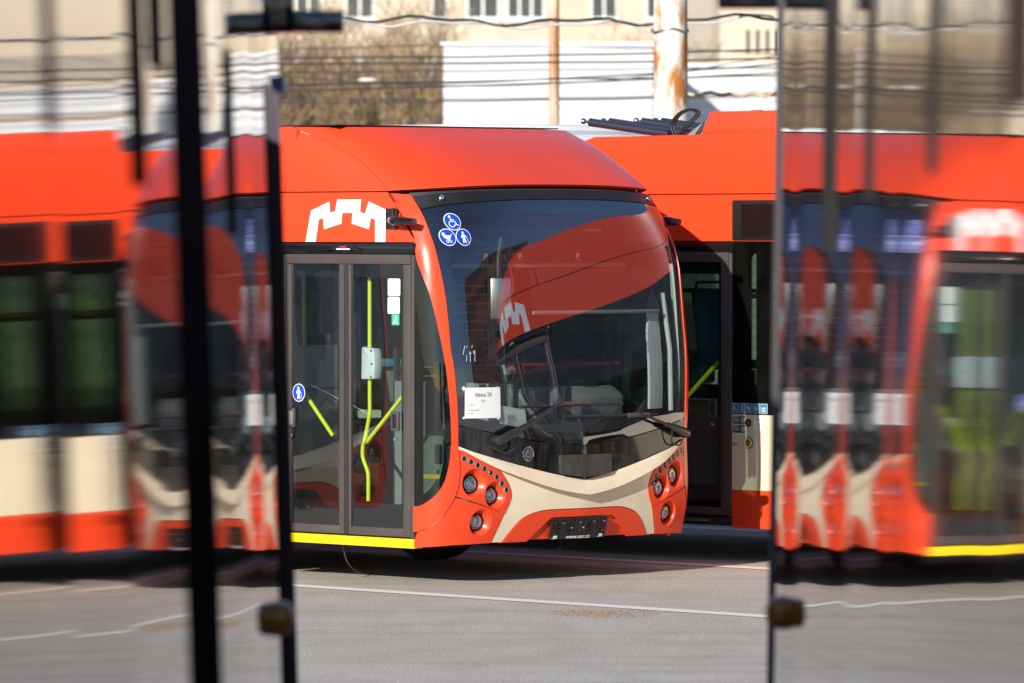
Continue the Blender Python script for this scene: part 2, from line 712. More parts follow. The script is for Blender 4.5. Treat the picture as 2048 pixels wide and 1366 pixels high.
def make_trolleybus():
    root = empty('trolleybus')
    pan = lambda name, outline, mapf, mat, **k: fixn(patch(outline, mapf, **k).build(name, mat, root))

    # outlines on the front, traced from the photograph's near half and mirrored: (arc length, height)
    ws_l = [(-1.184, 2.672), (-1.195, 2.542), (-1.199, 2.40), (-1.199, 2.29), (-1.194, 2.175), (-1.179, 2.0), (-1.172, 1.818), (-1.171, 1.62),
            (-1.160, 1.52), (-1.142, 1.29), (-1.130, 1.102)]
    seam = [(-1.130, 1.102), (-.942, 1.062), (-.70, 1.016), (-.37, .970), (0, .936)]
    beige = [(-1.132, .962), (-.983, .912), (-.64, .826), (-.30, .752), (0, .703)]
    lip = [(-1.10, .932), (-.846, .809), (-.637, .737), (-.378, .662), (-.165, .620), (0, .600)]
    head = [(-1.117, .940), (-.935, .874), (-.836, .824), (-.776, .777), (-.710, .696), (-.684, .631), (-.690, .577), (-.735, .488)]
    low = [(-.735, .488), (-.772, .397), (-.815, .290)]
    arch = [(-.722, .290), (-.672, .353), (-.59, .437), (-.51, .474), (-.39, .499), (-.26, .503), (0, .502)]
    pseam = [(-1.124, .955), (-1.115, .832), (-1.120, .717), (-1.150, .614), (-1.223, .488), (-1.307, .407), (-1.411, .366)]
    pin = [(s_of_x(-.42, 2.40), 2.40), (-1.335, 2.235), (-1.318, 2.105), (-1.283, 1.966), (-1.238, 1.667), (-1.207, 1.367), (-1.178, 1.001), (-1.181, .96),
           (-1.192, .845), (-1.227, .715), (-1.287, .625), (-1.374, .562), (-1.440, .543)]
    topL = [(-1.188, 2.672), (-1.03, 2.689), (-.70, 2.707), (0, 2.716)]
    sm = lambda P, k=6: spline(P, k)
    full = lambda P: P + mir(P[:-1])[::-1]           # a half line that ends on the centre
    g = .003                                          # half a panel gap

    up = lambda P, d: [(p[0], p[1] + d) for p in P]
    sd = lambda P, d: [(p[0] + d, p[1]) for p in P]

    # --- windscreen: black cap above, glass, black lower panel
    arc = [(-1.192, 2.57), (-1.05, 2.60), (-.8, 2.622), (-.45, 2.638), (0, 2.643)]
    arcs = full(sm(arc))
    tops = full(sm(topL))
    cap = arcs[:1] + tops + arcs[::-1][:-1]
    pan('windscreen_cap', up([(p[0], p[1]) for p in tops], -.006) + up(arcs, .006)[::-1], FRONT, 'black_plastic', off=.002, thick=.02)
    wl = [p for p in sm(ws_l) if p[1] < 2.565]
    se = full(sm(seam))
    glass_o = arcs + mir(wl[1:-1]) + up(se, .004)[::-1] + wl[1:-1][::-1]
    gl = patch(sd(glass_o, 0), FRONT, 0, 0).build('windscreen', 'windscreen', root)
    fr_in = []
    inn = [(-1.09, 2.40), (-1.02, 2.50), (-.86, 2.535), (-.4, 2.55), (0, 2.552)]
    inl = [(-1.05, 1.16), (-1.075, 1.5), (-1.10, 1.9), (-1.11, 2.2)]
    inb = [(-1.05, 1.16), (-.8, 1.11), (-.4, 1.05), (0, 1.02)]
    fr_in = full(sm(inn)) + mir(sm(inl))[::-1] + full(sm(inb))[::-1] + sm(inl)[1:]
    fixn(patch(glass_o, FRONT, -.004, .003, [fr_in]).build('windscreen_border', 'black_gloss', root))
    be = full(sm(beige))
    pan('lower_front_panel', up(se, -.004) + up(be, .003)[::-1], FRONT, 'black_dusty', off=.0, thick=.02)
    # dark catch of water and wires under the cap, behind the gap
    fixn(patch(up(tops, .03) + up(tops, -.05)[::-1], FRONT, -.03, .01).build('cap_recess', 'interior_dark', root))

    # --- beige nose: proud lip over a lower apron
    lp = full(sm(lip))
    beL = up(be, -.003)
    mb = MB()
    nb = len(be)
    rows = 7
    V = []
    for i in range(rows + 1):
        t = i / rows
        for k in range(161):
            s = -1.126 + 2.252 * k / 160
            zt = np.interp(s, [p[0] for p in be], [p[1] for p in be]) - .003
            zl = np.interp(s, [p[0] for p in lp], [p[1] for p in lp])
            w = max(0., min(1., (1.10 - abs(s)) / .5))
            w = w * w * (3 - 2 * w)
            z = zt + (zl - zt) * t
            V.append(FRONT(s, z, .004 + .046 * w * (t ** .8)))
    K = 161
    F_ = [(i * K + k, i * K + k + 1, (i + 1) * K + k + 1, (i + 1) * K + k) for i in range(rows) for k in range(K - 1)]
    # underside back to the skin
    base = len(V)
    for k in range(K):
        s = -1.126 + 2.252 * k / 160
        zl = np.interp(s, [p[0] for p in lp], [p[1] for p in lp])
        V.append(FRONT(s, zl + .006, -.004))
    F_ += [(rows * K + k, rows * K + k + 1, base + k + 1, base + k) for k in range(K - 1)]
    mb.add(V, F_)
    fixn(mb.build('nose_lip', 'cream_paint', root, angle=32))
    hd_ = sm(head)
    lw = low
    ar = full(sm(arch))
    edge = [p for p in hd_ if p[1] < .86 or True]
    left = sm([(-1.118, .934)] + head[1:]) + lw[1:]
    left = sd(left, .006)
    apron = left + ar[:1] + ar + mir(left)[::-1]
    # top of the apron follows under the lip
    lpu = [p for p in lp if abs(p[0]) < 1.095]
    apron = up(lpu, .012) + mir(left)[::-1][1:-1][::-1] * 0
    Lr = mir(left)                                   # right-hand edge going down
    apron = up(lpu, .012) + Lr[1:] + ar[::-1] + left[::-1][:-1]
    pan('nose_apron', apron, FRONT, 'cream_paint', off=.0, thick=.02)
    # --- red arch with a stepped plate recess
    arch_o = [(p[0] * .992, p[1] - .006) for p in ar]
    rec = [(-.50, .296), (-.36, .43), (-.30, .452), (.30, .452), (.36, .43), (.50, .296)]
    rec = [(-.50, .289), (-.34, .425), (-.29, .447), (.29, .447), (.34, .425), (.50, .289)]
    pan('bumper_arch', arch_o[1:-1] + [(.765, .287), (.50, .287)] + rec[::-1] + [(-.50, .287), (-.765, .287)], FRONT, 'red_paint', off=.006, thick=.03)
    pan('plate_recess', [(p[0] * 1.02, p[1] + .004) for p in rec], FRONT, 'red_paint', off=-.014, thick=.01)

    # --- lamp clusters and bumper corners on both sides
    leds = [(-1.083, .873), (-1.030, .850), (-.975, .826), (-.920, .800), (-.866, .773), (-.813, .740), (-.768, .697), (-.728, .650)]
    lamps = [((-1.015, .696), .066, 'head'), ((-.838, .611), .062, 'head'), ((-.946, .424), .062, 'low')]
    split = [(-1.150, .614), (-.975, .564), (-.735, .494)]
    for sg in (1, -1):
        mm = (lambda P: P) if sg == 1 else mir
        hp = sm(head)
        ps_ = sm(pseam)
        psu = [p for p in ps_ if p[1] >= .615]
        psl = [p for p in ps_ if p[1] <= .612]
        o1 = [(p[0] + .004 * 0, p[1] - .004) for p in hp] + up(split[1:-1], .004)[::-1] + sd([(-1.148, .617)] + psu[::-1][1:-1], .005)
        bowls = []
        for (c_, r_, wh) in lamps:
            bc = (c_[0] + .014, c_[1] + .008)
            bowls.append((bc, r_ * 1.5, c_, r_, wh))
        H1 = [circle(b_[0], b_[1]) for b_ in bowls if b_[4] == 'head']
        H2 = [circle(b_[0], b_[1]) for b_ in bowls if b_[4] == 'low']
        L1 = [circle(p, .0235, 14) for p in leds]
        fixn(patch(mm(o1), FRONT, .004, .02, [mm(q) for q in H1 + L1], h=.03).build('headlamp_panel', 'red_paint', root))
        o2 = [(-.740, .486)] + up(split[1:-1], -.004)[::-1] + [(-1.146, .606)] + sd(psl[1:-1], .005) + \
             [(-1.405, .361), (s_of_x(-.405, .262), .262), (-1.136, .281), (-.820, .288), (-.777, .397)]
        fixn(patch(mm(o2), FRONT, .002, .02, [mm(q) for q in H2], h=.03).build('bumper_corner', 'red_paint', root))
        for (bc, br, c_, r_, wh) in bowls:
            M = lambda q: q if sg == 1 else (-q[0], q[1])
            lp_ = empty('headlamp' if wh == 'head' else 'fog_lamp')
            lp_.parent = root
            mb = MB()
            k = 28
            vs = []
            for t in np.linspace(0, 1, 6):
                cc = (bc[0] + (c_[0] - bc[0]) * t, bc[1] + (c_[1] - bc[1]) * t)
                rr = br + (r_ - br) * t
                of = .003 - .05 * t ** 1.25
                vs += [FRONT(*M((cc[0] + rr * math.cos(2 * math.pi * j / k), cc[1] + rr * math.sin(2 * math.pi * j / k))), of) for j in range(k)]
            mb.add(vs, [(i * k + j, i * k + (j + 1) % k, (i + 1) * k + (j + 1) % k, (i + 1) * k + j) for i in range(5) for j in range(k)])
            fixn(mb.build('lamp_bowl', 'red_paint', lp_))
            a = FRONT(*M(c_), -.05)
            nn = (FRONT(*M(c_), .05) - FRONT(*M(c_), 0)).normalized()
            nn = (nn + Vector((.25, 0, 0))).normalized()
            Q = Matrix.Translation(a) @ nn.to_track_quat('Z', 'Y').to_matrix().to_4x4()
            MB().lathe([(r_ * 1.0, -.01), (r_ * 1.02, .012), (r_ * .9, .018), (r_ * .84, .010), (r_ * .84, -.005)], Q, 28).build('lamp_ring', 'black_plastic', lp_)
            MB().lathe([(r_ * .82, .004), (r_ * .62, -.006), (r_ * .5, .012), (r_ * .36, .014), (r_ * .3, .002), (.001, .0)], Q, 20, False).build('reflector', 'chrome', lp_, angle=20)
            MB().lathe([(r_ * .86, .008), (r_ * .7, .020), (r_ * .4, .027), (.001, .029)], Q, 24, False).build('lens', 'pane_clear', lp_)
        for p in leds:
            q = p if sg == 1 else (-p[0], p[1])
            a = FRONT(*q, .002)
            nn = (FRONT(*q, .05) - FRONT(*q, 0)).normalized()
            Q = Matrix.Translation(a) @ nn.to_track_quat('Z', 'Y').to_matrix().to_4x4()
            e = MB().lathe([(.0225, -.02), (.0225, .0), (.0195, .003), (.016, -.001)], Q, 16).build('marker_led', 'interior_grey', root)
            MB().lathe([(.016, -.001), (.012, .004), (.001, .006)], Q, 14, False).build('lens', 'black_gloss', e)
        # A-pillar panel that curls back under the quarter glass
        po = [(-1.194, 2.672)] + sd(sm(ws_l)[1:], -.005) + [(-1.130, .966)] + sd(sm(pseam)[1:-1], -.004) + [(-1.409, .372), (s_of_x(-.402, .372), .374), (s_of_x(-.402, .543), .543)] + \
             sm(pin)[::-1][1:] + [(s_of_x(-.55, 2.55), 2.55), (s_of_x(-.684, 2.686), 2.686)]
        fixn(patch(mm(po), FRONT, .006, .022, h=.03).build('pillar_panel', 'red_paint', root))
        # quarter glass wrapped round the corner with a dark rubber edge
        qo = sm(pin)[::-1] + [(s_of_x(-.395, 2.33), 2.33)] + [(s_of_x(-.395, z), z) for z in np.linspace(2.2, .56, 14)]
        qo = sd(sm(pin)[1:], .004) + [(s_of_x(-.40, z), z) for z in np.linspace(.56, 2.34, 16)]
        patch(mm(qo), FRONT, -.004, 0).build('quarter_glass', 'side_glass', root)
        pin_i = [(p[0] - .042, max(p[1] + (.045 if p[1] < .7 else 0), .0)) for p in sm(pin[:-1])]
        pin_i = [p for p in pin_i if p[1] < 2.25]
        bz = list(np.linspace(.62, 2.2, 14))
        qi = pin_i[:-2] + [(s_of_x(-.395, z) + .035, z) for z in bz]
        qi2 = [p for p in pin_i if p[1] > .64] + [(s_of_x(-.40, z) + .05, z) for z in bz]
        fixn(patch(mm(qo), FRONT, -.008, .003, [mm(qi2)], h=.03).build('quarter_border', 'black_gloss', root))

    # --- roof hood over the windscreen
    hb = []
    hood = MB()
    rows, K = 26, 121
    V = []
    seamc = [(-.69, 2.70), (-.80, 2.79), (-.93, 2.875), (-1.09, 2.96), (-1.30, 3.045), (-1.54, 3.115), (-1.62, 3.15)]
    sc_ = spline(seamc, 8)
    xseam = lambda z: float(np.interp(z, [p[1] for p in sc_], [p[0] for p in sc_]))
    for i in range(rows + 1):
        t = i / rows
        for k in range(K):
            q = -1 + 2 * k / (K - 1)
            z0 = 2.700 + .044 * (1 - (abs(q)) ** 2.4)
            z = z0 + (3.143 - z0) * t
            V.append(FRONT(-s_of_x(xseam(z) + .004, z) * q, z, .008))
    F_ = [(i * K + k, i * K + k + 1, (i + 1) * K + k + 1, (i + 1) * K + k) for i in range(rows) for k in range(K - 1)]
    # turned-under front lip
    b0 = len(V)
    for k in range(K):
        q = -1 + 2 * k / (K - 1)
        V.append(FRONT(-s_of_x(-.68, 2.7) * q, 2.706 + .044 * (1 - abs(q) ** 2.4), -.02))
    F_ += [(k, k + 1, b0 + k + 1, b0 + k) for k in range(K - 1)]
    # crowned top running back
    b1 = len(V)
    for k in range(K):
        p = V[rows * K + k]
        V.append(Vector((-1.75, p.y, 3.157)))
    F_ += [(rows * K + k, rows * K + k + 1, b1 + k + 1, b1 + k) for k in range(K - 1)]
    hood.add(V, F_)
    fixn(hood.build('roof_hood', 'red_paint', root, angle=50))

    for sg, SD in ((-1, RS), (1, LS)):
        # roof corner piece behind the hood seam
        oc = sc_[:-6] + [(-1.67, 2.76), (-1.675, 2.70)]
        pan('roof_corner', oc, SKIN(sg), 'red_paint', off=.006, thick=.03)
        oc = [(-1.685, 2.70), (-1.68, 2.76), (-1.55, 3.12), (-1.6, 3.152), (-6.49, 3.13), (-6.6, 3.10), (-6.66, 3.04), (-6.75, 2.70)]
        pan('roof_cowl', oc, SD, 'red_paint', off=.004, thick=.03, grid=False)
        pan('roof_edge', [(-6.76, 2.70), (-6.70, 2.86), (-11.9, 2.86), (-11.95, 2.70)], SD, 'red_paint', off=.004, thick=.03, grid=False)
        # red band over the windows
        pan('upper_band', [(-.69, 2.692), (-.56, 2.55), (-.40, 2.35), (-1.9, 2.35), (-1.9, 2.692)], SKIN(sg), 'red_paint', off=.002, thick=.03)
        pan('upper_band', [(-1.902, 2.692), (-1.902, 2.35), (-11.95, 2.35), (-11.95, 2.692)], SD, 'red_paint', off=.002, thick=.03, grid=False)
    MB().box(-6.75, -1.70, -1.25, 1.25, 3.02, 3.10).box(-11.9, -6.75, -1.25, 1.25, 2.72, 2.84).build('roof', 'red_paint', root)
    fixn(MB().prism([(-5.43, 3.125), (-5.40, 3.18), (-5.33, 3.305), (-4.5, 3.305), (-4.4, 3.125)], -1.26, 1.26).build('roof_box', 'red_paint', root, bev=.012))
    for x in (-5.35, -4.9, -4.5):
        MB().ball((x, -1.262, 3.15), .008, 8).build('rivet', 'chrome', root)
    # rivets along the roof edge
    mb = MB()
    for k in range(9):
        mb.ball((-1.62 + .09 * k if k < 5 else -1.62 + .09 * k, -1.2845, 3.135 - .0), .006, 6)
    # black strip of the open roof seam
    MB().box(-3.1, -.95 - .3, -1.20, 1.0, 3.158, 3.166).build('roof_strip', 'black_plastic', root)

    # --- trolley base: springs, knuckle and looped cables
    tb = empty('trolley_base')
    tb.parent = root
    for yy, x0 in ((-.92, -6.917), (-.70, -6.917), (-.34, -6.917), (-.12, -6.917)):
        a, b_ = Vector((x0 + .03, yy, 3.250 + .02 * (yy + .92))), Vector((-6.05, yy, 3.150 + .02 * (yy + .92)))
        mb = MB()
        d = (b_ - a).normalized()
        L_ = (b_ - a).length
        nturn = int(L_ / .031)
        prof = []
        for i in range(nturn * 4 + 1):
            t = i / 4
            prof.append((.025 + .008 * math.cos(2 * math.pi * t), t * .031))
        Q = Matrix.Translation(a) @ d.to_track_quat('Z', 'Y').to_matrix().to_4x4()
        sp = mb.lathe(prof, Q, 14).build('spring', 'spring_black', tb, angle=80)
        MB().tube([a - d * .07, a], .010, 8).ball(a - d * .075, .024, 12).build('spring_eye', 'chrome', sp)
    mb = MB()
    mb.prism([(-6.12, 3.12), (-5.98, 3.20), (-5.80, 3.30), (-5.70, 3.29), (-5.80, 3.2), (-5.88, 3.12)], -.72, -.66)
    mb.prism([(-5.95, 3.24), (-5.60, 3.335), (-5.45, 3.31), (-5.6, 3.22)], -.5, -.4)
    fixn(mb.build('knuckle', 'interior_grey', tb, bev=.006))
    for dx in (0, .03):
        pts = spline([(-6.03 + dx, -.9, 3.14), (-6.06 + dx, -.9, 3.22), (-5.99 + dx, -.9, 3.30), (-5.89 + dx, -.88, 3.335), (-5.84 + dx, -.86, 3.30),
                      (-5.93 + dx, -.9, 3.2), (-5.98 + dx, -.9, 3.13)], 5)
        MB().tube(pts, .010, 8).build('cable', 'black_plastic', tb)

    # --- right side (the door side)
    SD = RS
    hdr = empty('door_header')
    hdr.parent = root
    MB().box(-6.42, -5.08, -1.292, -1.25, 2.270, 2.343).build('header_strip', 'black_gloss', root, bev=.006)
    MB().box(-1.735, -.386, -1.292, -1.25, 2.270, 2.343).build('header_bar', 'black_gloss', hdr, bev=.006)
    lens = [(-1.231, 2.293), (-1.17, 2.312), (-1.10, 2.328), (-1.05, 2.333), (-1.0, 2.328), (-.94, 2.312), (-.878, 2.293)]
    fixn(MB().prism(spline(lens, 4), -1.318, -1.288).build('lamp_pod', 'black_gloss', hdr, bev=.004))
    MB().box(-1.12, -.985, -1.322, -1.312, 2.296, 2.306).build('lamp_strip', 'white_film', hdr, bev=.002)
    MB().box(-1.09, -1.02, -1.323, -1.312, 2.312, 2.322).build('door_light', 'red_lens', hdr, bev=.002)

    def door(x0, x1, dark=False):
        d = empty('door')
        d.parent = root
        y0, y1 = -1.286, -1.235
        # outer frame
        w = .036
        MB().box(x0, x0 + .030, y0, y1, .325, 2.262).box(x1 - .030, x1, y0, y1, .325, 2.262).box(x0 + .030, x1 - .030, y0, y1, 2.199, 2.262).build('door_frame', 'door_profile', d, bev=.004)
        xm = (x0 + x1) / 2 - .017
        for a, b_ in ((x0 + .033, xm - .003), (xm + .003, x1 - .033)):
            lf = MB().box(a, a + .04, y0 + .002, y1, .33, 2.196).box(b_ - .072, b_, y0 + .002, y1, .33, 2.196)
            lf.box(a + .04, b_ - .072, y0 + .004, y1, .33, .388).build('leaf_frame', 'door_profile', d, bev=.004)
            o_ = [(a + .038, .386), (b_ - .070, .386), (b_ - .070, 2.198), (a + .038, 2.198)]
            patch(o_, SD, -.008, 0, grid=False, h=3).build('leaf_glass', 'door_glass', d, smooth=False)
            cl = rrect(a + .07, b_ - .105, .552, 2.108, .012)
            patch(o_, SD, -.013, .002, [cl], grid=False, h=.3).build('leaf_border', 'black_gloss', d, smooth=False)
            # rubber joint
        MB().box(xm - .022, xm + .022, y0 - .004, y1, .33, 2.19).build('rubber_joint', 'rubber', d, bev=.004)
        for hx in (x0 + .048, x1 - .215):
            h_ = MB().box(hx, hx + .078, -1.302, -1.28, 1.055, 1.19).build('door_handle', 'door_profile', d, bev=.008)
            MB().box(hx + .022, hx + .062, -1.3045, -1.30, 1.075, 1.172).build('handle_cup', 'interior_grey' if hx < x0 + .1 else 'black_plastic', h_, bev=.003)
            lk = (hx + .03, -1.285, 1.0)
            MB().lathe([(.016, 0), (.016, .006), (.008, .009)], Matrix.Translation(lk) @ Matrix.Rotation(R(90), 4, 'X'), 14).build('lock', 'chrome', d)
        # kick strip and yellow step edge
        MB().box(x0 + .0, x1, -1.283, -1.2, .255, .318).build('step_edge', 'edge_yellow' if not dark else 'black_plastic', d, bev=.003)
        return d

    door(-1.695, -.386)
    d2 = door(-6.395, -5.090, True)
    MB().box(-5.75, -5.30, -1.33, -1.284, .283, .302).build('step_plate', 'steel', d2, bev=.003)
    # grab rails of the front door
    MB().box(-.384 - .012 + .0, -.3845 + .006, -1.270, -1.20, .27, 2.26).build('door_seal', 'rubber', root)

    # side panels right: cream over red skirt, with wheel arch
    def arc_(cx, r_, zcut):
        a0 = math.asin((zcut - .47) / r_)
        return [(cx + r_ * math.cos(t), .47 + r_ * math.sin(t)) for t in np.linspace(a0, math.pi - a0, 26)]

    FW, RW = -2.54, -8.45
    zc0, zc1 = .525, 1.078
    for sg, SDm in ((-1, RS), (1, LS)):
        spans = [(-5.085, -1.70, FW), (-11.95, -6.40, RW)] if sg < 0 else [(-11.95, -.40, None)]
        for (a, b_, cx) in spans:
            cuts = [cx] if cx else [RW, FW]
            o_ = [(a, zc1), (a, zc0)]
            for c_ in cuts:
                o_ += arc_(c_, .545, zc0)[::-1]
            o_ += [(b_, zc0), (b_, zc1)]
            pan('side_panel', o_, SDm, 'cream_paint', off=.0, thick=.03, grid=False, h=.3)
            xs = [a] + [v for c_ in cuts for v in (c_ - math.sqrt(.545 ** 2 - .055 ** 2), c_ + math.sqrt(.545 ** 2 - .055 ** 2))] + [b_]
            for i in range(0, len(xs), 2):
                pan('skirt', [(xs[i], .245), (xs[i + 1], .245), (xs[i + 1], .523), (xs[i], .523)], SDm, 'red_paint', off=.0, thick=.03, grid=False, h=.5)
            # glazing
            patch([(a, 1.08), (b_, 1.08), (b_, 2.348), (a, 2.348)], SDm, -.002, 0, grid=False, h=3).build('side_glazing', 'side_glass', root, smooth=False)
            holes = []
            nwin = max(1, round((b_ - a) / 1.75))
            step = (b_ - a) / nwin
            for i in range(nwin):
                lft = a + i * step + .06
                rgt = a + (i + 1) * step - (.19 if (i == nwin - 1 and sg < 0 and a < -6) else .06)
                if sg < 0 and a > -6 and i == 0:
                    lft = a + .185
                if sg > 0 and i == nwin - 1:
                    rgt = b_ - .25
                holes.append(rrect(lft, rgt, 1.20, 2.26, .05))
            fixn(patch([(a, 1.08), (b_, 1.08), (b_, 2.348), (a, 2.348)], SDm, -.006, .006, holes, grid=False, h=.4).build('window_border', 'black_gloss', root))
            for hl in holes:
                x0 = min(p[0] for p in hl)
                x1 = max(p[0] for p in hl)
                MB().box(x0, x1, sg * 1.262 - .012, sg * 1.262 + .012, 1.93, 1.965).build('window_rail', 'black_plastic', root)
    # rear
    rear = MB().box(-12.0, -11.955, -1.27, 1.27, .3, 2.85).build('rear_panel', 'red_paint', root, bev=.01)
    MB().box(-12.012, -12.0, -1.05, 1.05, 1.35, 2.3).build('rear_window', 'black_gloss', root, bev=.005)
    # side destination display beside the middle door
    dsp = MB().box(-5.076, -4.05, -1.297, -1.27, 2.354, 2.651).build('side_display', 'black_plastic', root, bev=.012)
    MB().box(-4.98, -4.15, -1.2995, -1.296, 2.385, 2.62).build('display_glass', 'black_gloss', dsp)
    # cream post beside the middle door ends in a thin black edge
    # stickers beside the middle door
    xs = [(-5.094, -5.022), (-5.017, -4.950), (-4.946, -4.882), (-4.878, -4.806), (-4.803, -4.730)]
    fa = lambda cx, cy: (lambda P: P)
    glyphs = pictos()
    for i, (a, b_) in enumerate(xs):
        st = fixn(patch(rrect(a + .002, b_ - .002, 1.0885, 1.161, .006), SD, .0015, .001, grid=False).build('pictogram_tile', 'pale_film', root, smooth=False))
        fixn(patch(rrect(a + .005, b_ - .005, 1.092, 1.158, .005), SD, .0024, .001, grid=False).build('tile_field', 'teal_film', st, smooth=False))
        decal(glyphs[['wheelchair', 'walker', 'pram', 'snow', 'bike'][i]], ((a + b_) / 2, 1.125), .027, SD, .0034, 'white_film', 'pictogram', st)
    for z0, z1 in ((1.009, 1.066), (.944, 1.001)):
        st = fixn(patch(rrect(-5.076, -4.955, z0, z1, .004), SD, .0015, .001, grid=False).build('notice', 'green_film', root, smooth=False))
        P = [ring((.042, 0), .018, .006, 20), circle((.042, 0), .009, 14)]
        P += [stroke([(-.052, .021), (.0, .021)], .005)] + [stroke([(-.052, y), (.005, y)], .003) for y in (.008, .001, -.006, -.013)]
        decal(P, (-5.0155, (z0 + z1) / 2), 1, SD, .0026, 'pale_film', 'notice_print', st)
    rb = MB().lathe([(.030, 0), (.030, .008), (.024, .014)], Matrix.Translation((-4.918, -1.281, 1.019)) @ Matrix.Rotation(R(90), 4, 'X'), 22).build('stop_button', 'black_plastic', root)
    MB().lathe([(.015, .012), (.012, .019), (.001, .021)], Matrix.Translation((-4.918, -1.281, 1.019)) @ Matrix.Rotation(R(90), 4, 'X'), 16).build('button_cap', 'red_lens', rb)
    st = fixn(patch(rrect(-4.871, -4.776, .973, 1.069, .003), SD, .0015, .001, grid=False).build('evacuation_sign', 'white_film', root, smooth=False))
    decal([stroke([(-.02, .028), (-.005, .022), (.012, .03)], .008), stroke([(-.012, -.035), (-.012, -.005), (.015, -.005), (.015, -.035)], .002),
           stroke([(-.03, -.02), (-.03, -.008)], .006), stroke([(.03, -.02), (.03, -.008)], .006)], (-4.8235, 1.021), 1, SD, .0026, 'exit_green', 'sign_print', st)
    st = MB().lathe([(.044, 0), (.044, .006), (.038, .010)], Matrix.Translation((-4.915, -1.281, .872)) @ Matrix.Rotation(R(90), 4, 'X'), 24).build('access_button', 'teal_film', root)
    MB().lathe([(.040, .008), (.036, .013), (.024, .012)], Matrix.Translation((-4.918, -1.281, .872)) @ Matrix.Rotation(R(90), 4, 'X'), 24).build('button_ring', 'yellow_film', st)
    MB().lathe([(.024, .012), (.020, .015), (.001, .016)], Matrix.Translation((-4.918, -1.281, .872)) @ Matrix.Rotation(R(90), 4, 'X'), 20).build('button_cap', 'ink', st)
    decal(glyphs['wheelchair'], (-4.918, .872), .014, SD, .0185, 'white_film', 'pictogram', st)
    lettering('SOR', .030, (-5.055, .858), SD, .0018, 'interior_grey', 'maker_mark', root, True)
    # castle emblem
    cas = [(-1.470, 2.351), (-1.414, 2.568), (-1.228, 2.629), (-1.221, 2.552), (-1.169, 2.564), (-1.148, 2.643), (-.910, 2.643), (-.918, 2.557), (-.870, 2.545),
           (-.836, 2.629), (-.663, 2.568), (-.667, 2.351), (-.769, 2.351), (-.769, 2.505), (-.812, 2.515), (-.832, 2.438), (-1.002, 2.477), (-.995, 2.551),
           (-1.097, 2.551), (-1.105, 2.477), (-1.282, 2.438), (-1.292, 2.516), (-1.335, 2.505), (-1.367, 2.351)]
    fixn(patch(cas, SKIN(-1), .0045, .001, h=.05).build('castle_emblem', 'white_film', root, smooth=False))
    # films on the front door
    fd = -1.28
    for (a, b_, z0, z1) in ((-.654, -.531, 1.981, 2.100), (-.655, -.536, 1.858, 1.975)):
        fixn(patch(rrect(a, b_, z0, z1, .012), SD, -.0065, .001, grid=False).build('door_film', 'white_film' if False else 'pale_white', root, smooth=False))
    st = fixn(patch(rrect(-.615, -.540, 1.781, 1.854, .002), SD, -.0065, .001, grid=False).build('exit_sign', 'exit_green', root, smooth=False))
    decal([circle((.002, .025), .006, 10), stroke([(-.02, -.028), (-.006, -.008), (.002, .015)], .007), stroke([(.002, .015), (.018, .004)], .005),
           stroke([(-.006, -.008), (.012, -.012), (.012, -.028)], .006)], (-.5775, 1.818), 1, SD, -.0055, 'pale_white', 'pictogram', st)
    st = fixn(patch(circle((-1.552, 1.298), .063, 32), SD, -.0065, .001, grid=False).build('cane_sticker', 'white_film', root, smooth=False))
    fixn(patch(circle((-1.552, 1.298), .058, 32), SD, -.0055, .001, grid=False).build('sticker_field', 'blue_film', st, smooth=False))
    decal(glyphs['cane'], (-1.552, 1.298), .052, SD, -.0045, 'white_film', 'pictogram', st)

    # --- rear-view mirror arms
    for sg in (-1, 1):
        mr = MB().box(-.663, -.552, sg * 1.2825 - .006, sg * 1.2825 + .006, 2.437, 2.581).build('mirror_bracket', 'black_plastic', root, bev=.004)
        P = [(-.60, 1.30, 2.50), (-.53, 1.335, 2.497), (-.46, 1.345, 2.495), (-.37 if sg > 0 else -.33, 1.335, 2.492)]
        m2 = MB()
        vs, fs = [], []
        dims = [(.030, .024), (.036, .036), (.042, .032), (.030, .022)]
        for (x, y, z), (w, h_) in zip(P, dims):
            for a in range(10):
                an = 2 * math.pi * a / 10
                vs.append((x, sg * (y + w * math.cos(an)), z + h_ * math.sin(an)))
        for i in range(3):
            for a in range(10):
                fs.append((i * 10 + a, i * 10 + (a + 1) % 10, i * 10 + 10 + (a + 1) % 10, i * 10 + 10 + a))
        fs += [tuple(range(9, -1, -1)), tuple(range(30, 40))]
        fixn(m2.add(vs, fs).build('mirror_arm', 'black_gloss', root))
        MB().tube([(-.575, sg * 1.29, 2.44), (-.575, sg * 1.30, 2.585)], .010, 8).build('hinge_pin', 'black_plastic', root)

    # --- wipers
    def on(s, z, o_):
        return FRONT(s, z, o_)

    for piv, el, b0, b1, nm in (((-.836, .993), (-.231, 1.240), (-.62, 1.217), (.391, 1.218), 'a'), ((1.059, .996), (.529, 1.147), (-.216, 1.137), (.746, 1.136), 'b')):
        w = empty('wiper')
        w.parent = root
        k = 10
        mid = (piv[0] + (el[0] - piv[0]) * .45, piv[1] + (el[1] - piv[1]) * .45)
        pts = [on(piv[0] + (mid[0] - piv[0]) * t, piv[1] + (mid[1] - piv[1]) * t, .06) for t in np.linspace(0, 1, 6)]
        MB().tube(pts, [.03, .032, .029, .026, .022, .018], 10).build('wiper_arm', 'wiper_black', w)
        pts = [on(mid[0] + (el[0] - mid[0]) * t, mid[1] + (el[1] - mid[1]) * t, .06 - .02 * t) for t in np.linspace(0, 1, 6)]
        MB().tube(pts, .010, 8).build('wiper_rod', 'wiper_black', w)
        pts = [on(b0[0] + (b1[0] - b0[0]) * t, b0[1] + (b1[1] - b0[1]) * t, .022) for t in np.linspace(0, 1, 20)]
        MB().tube(pts, .009, 6).build('wiper_blade', 'rubber', w)
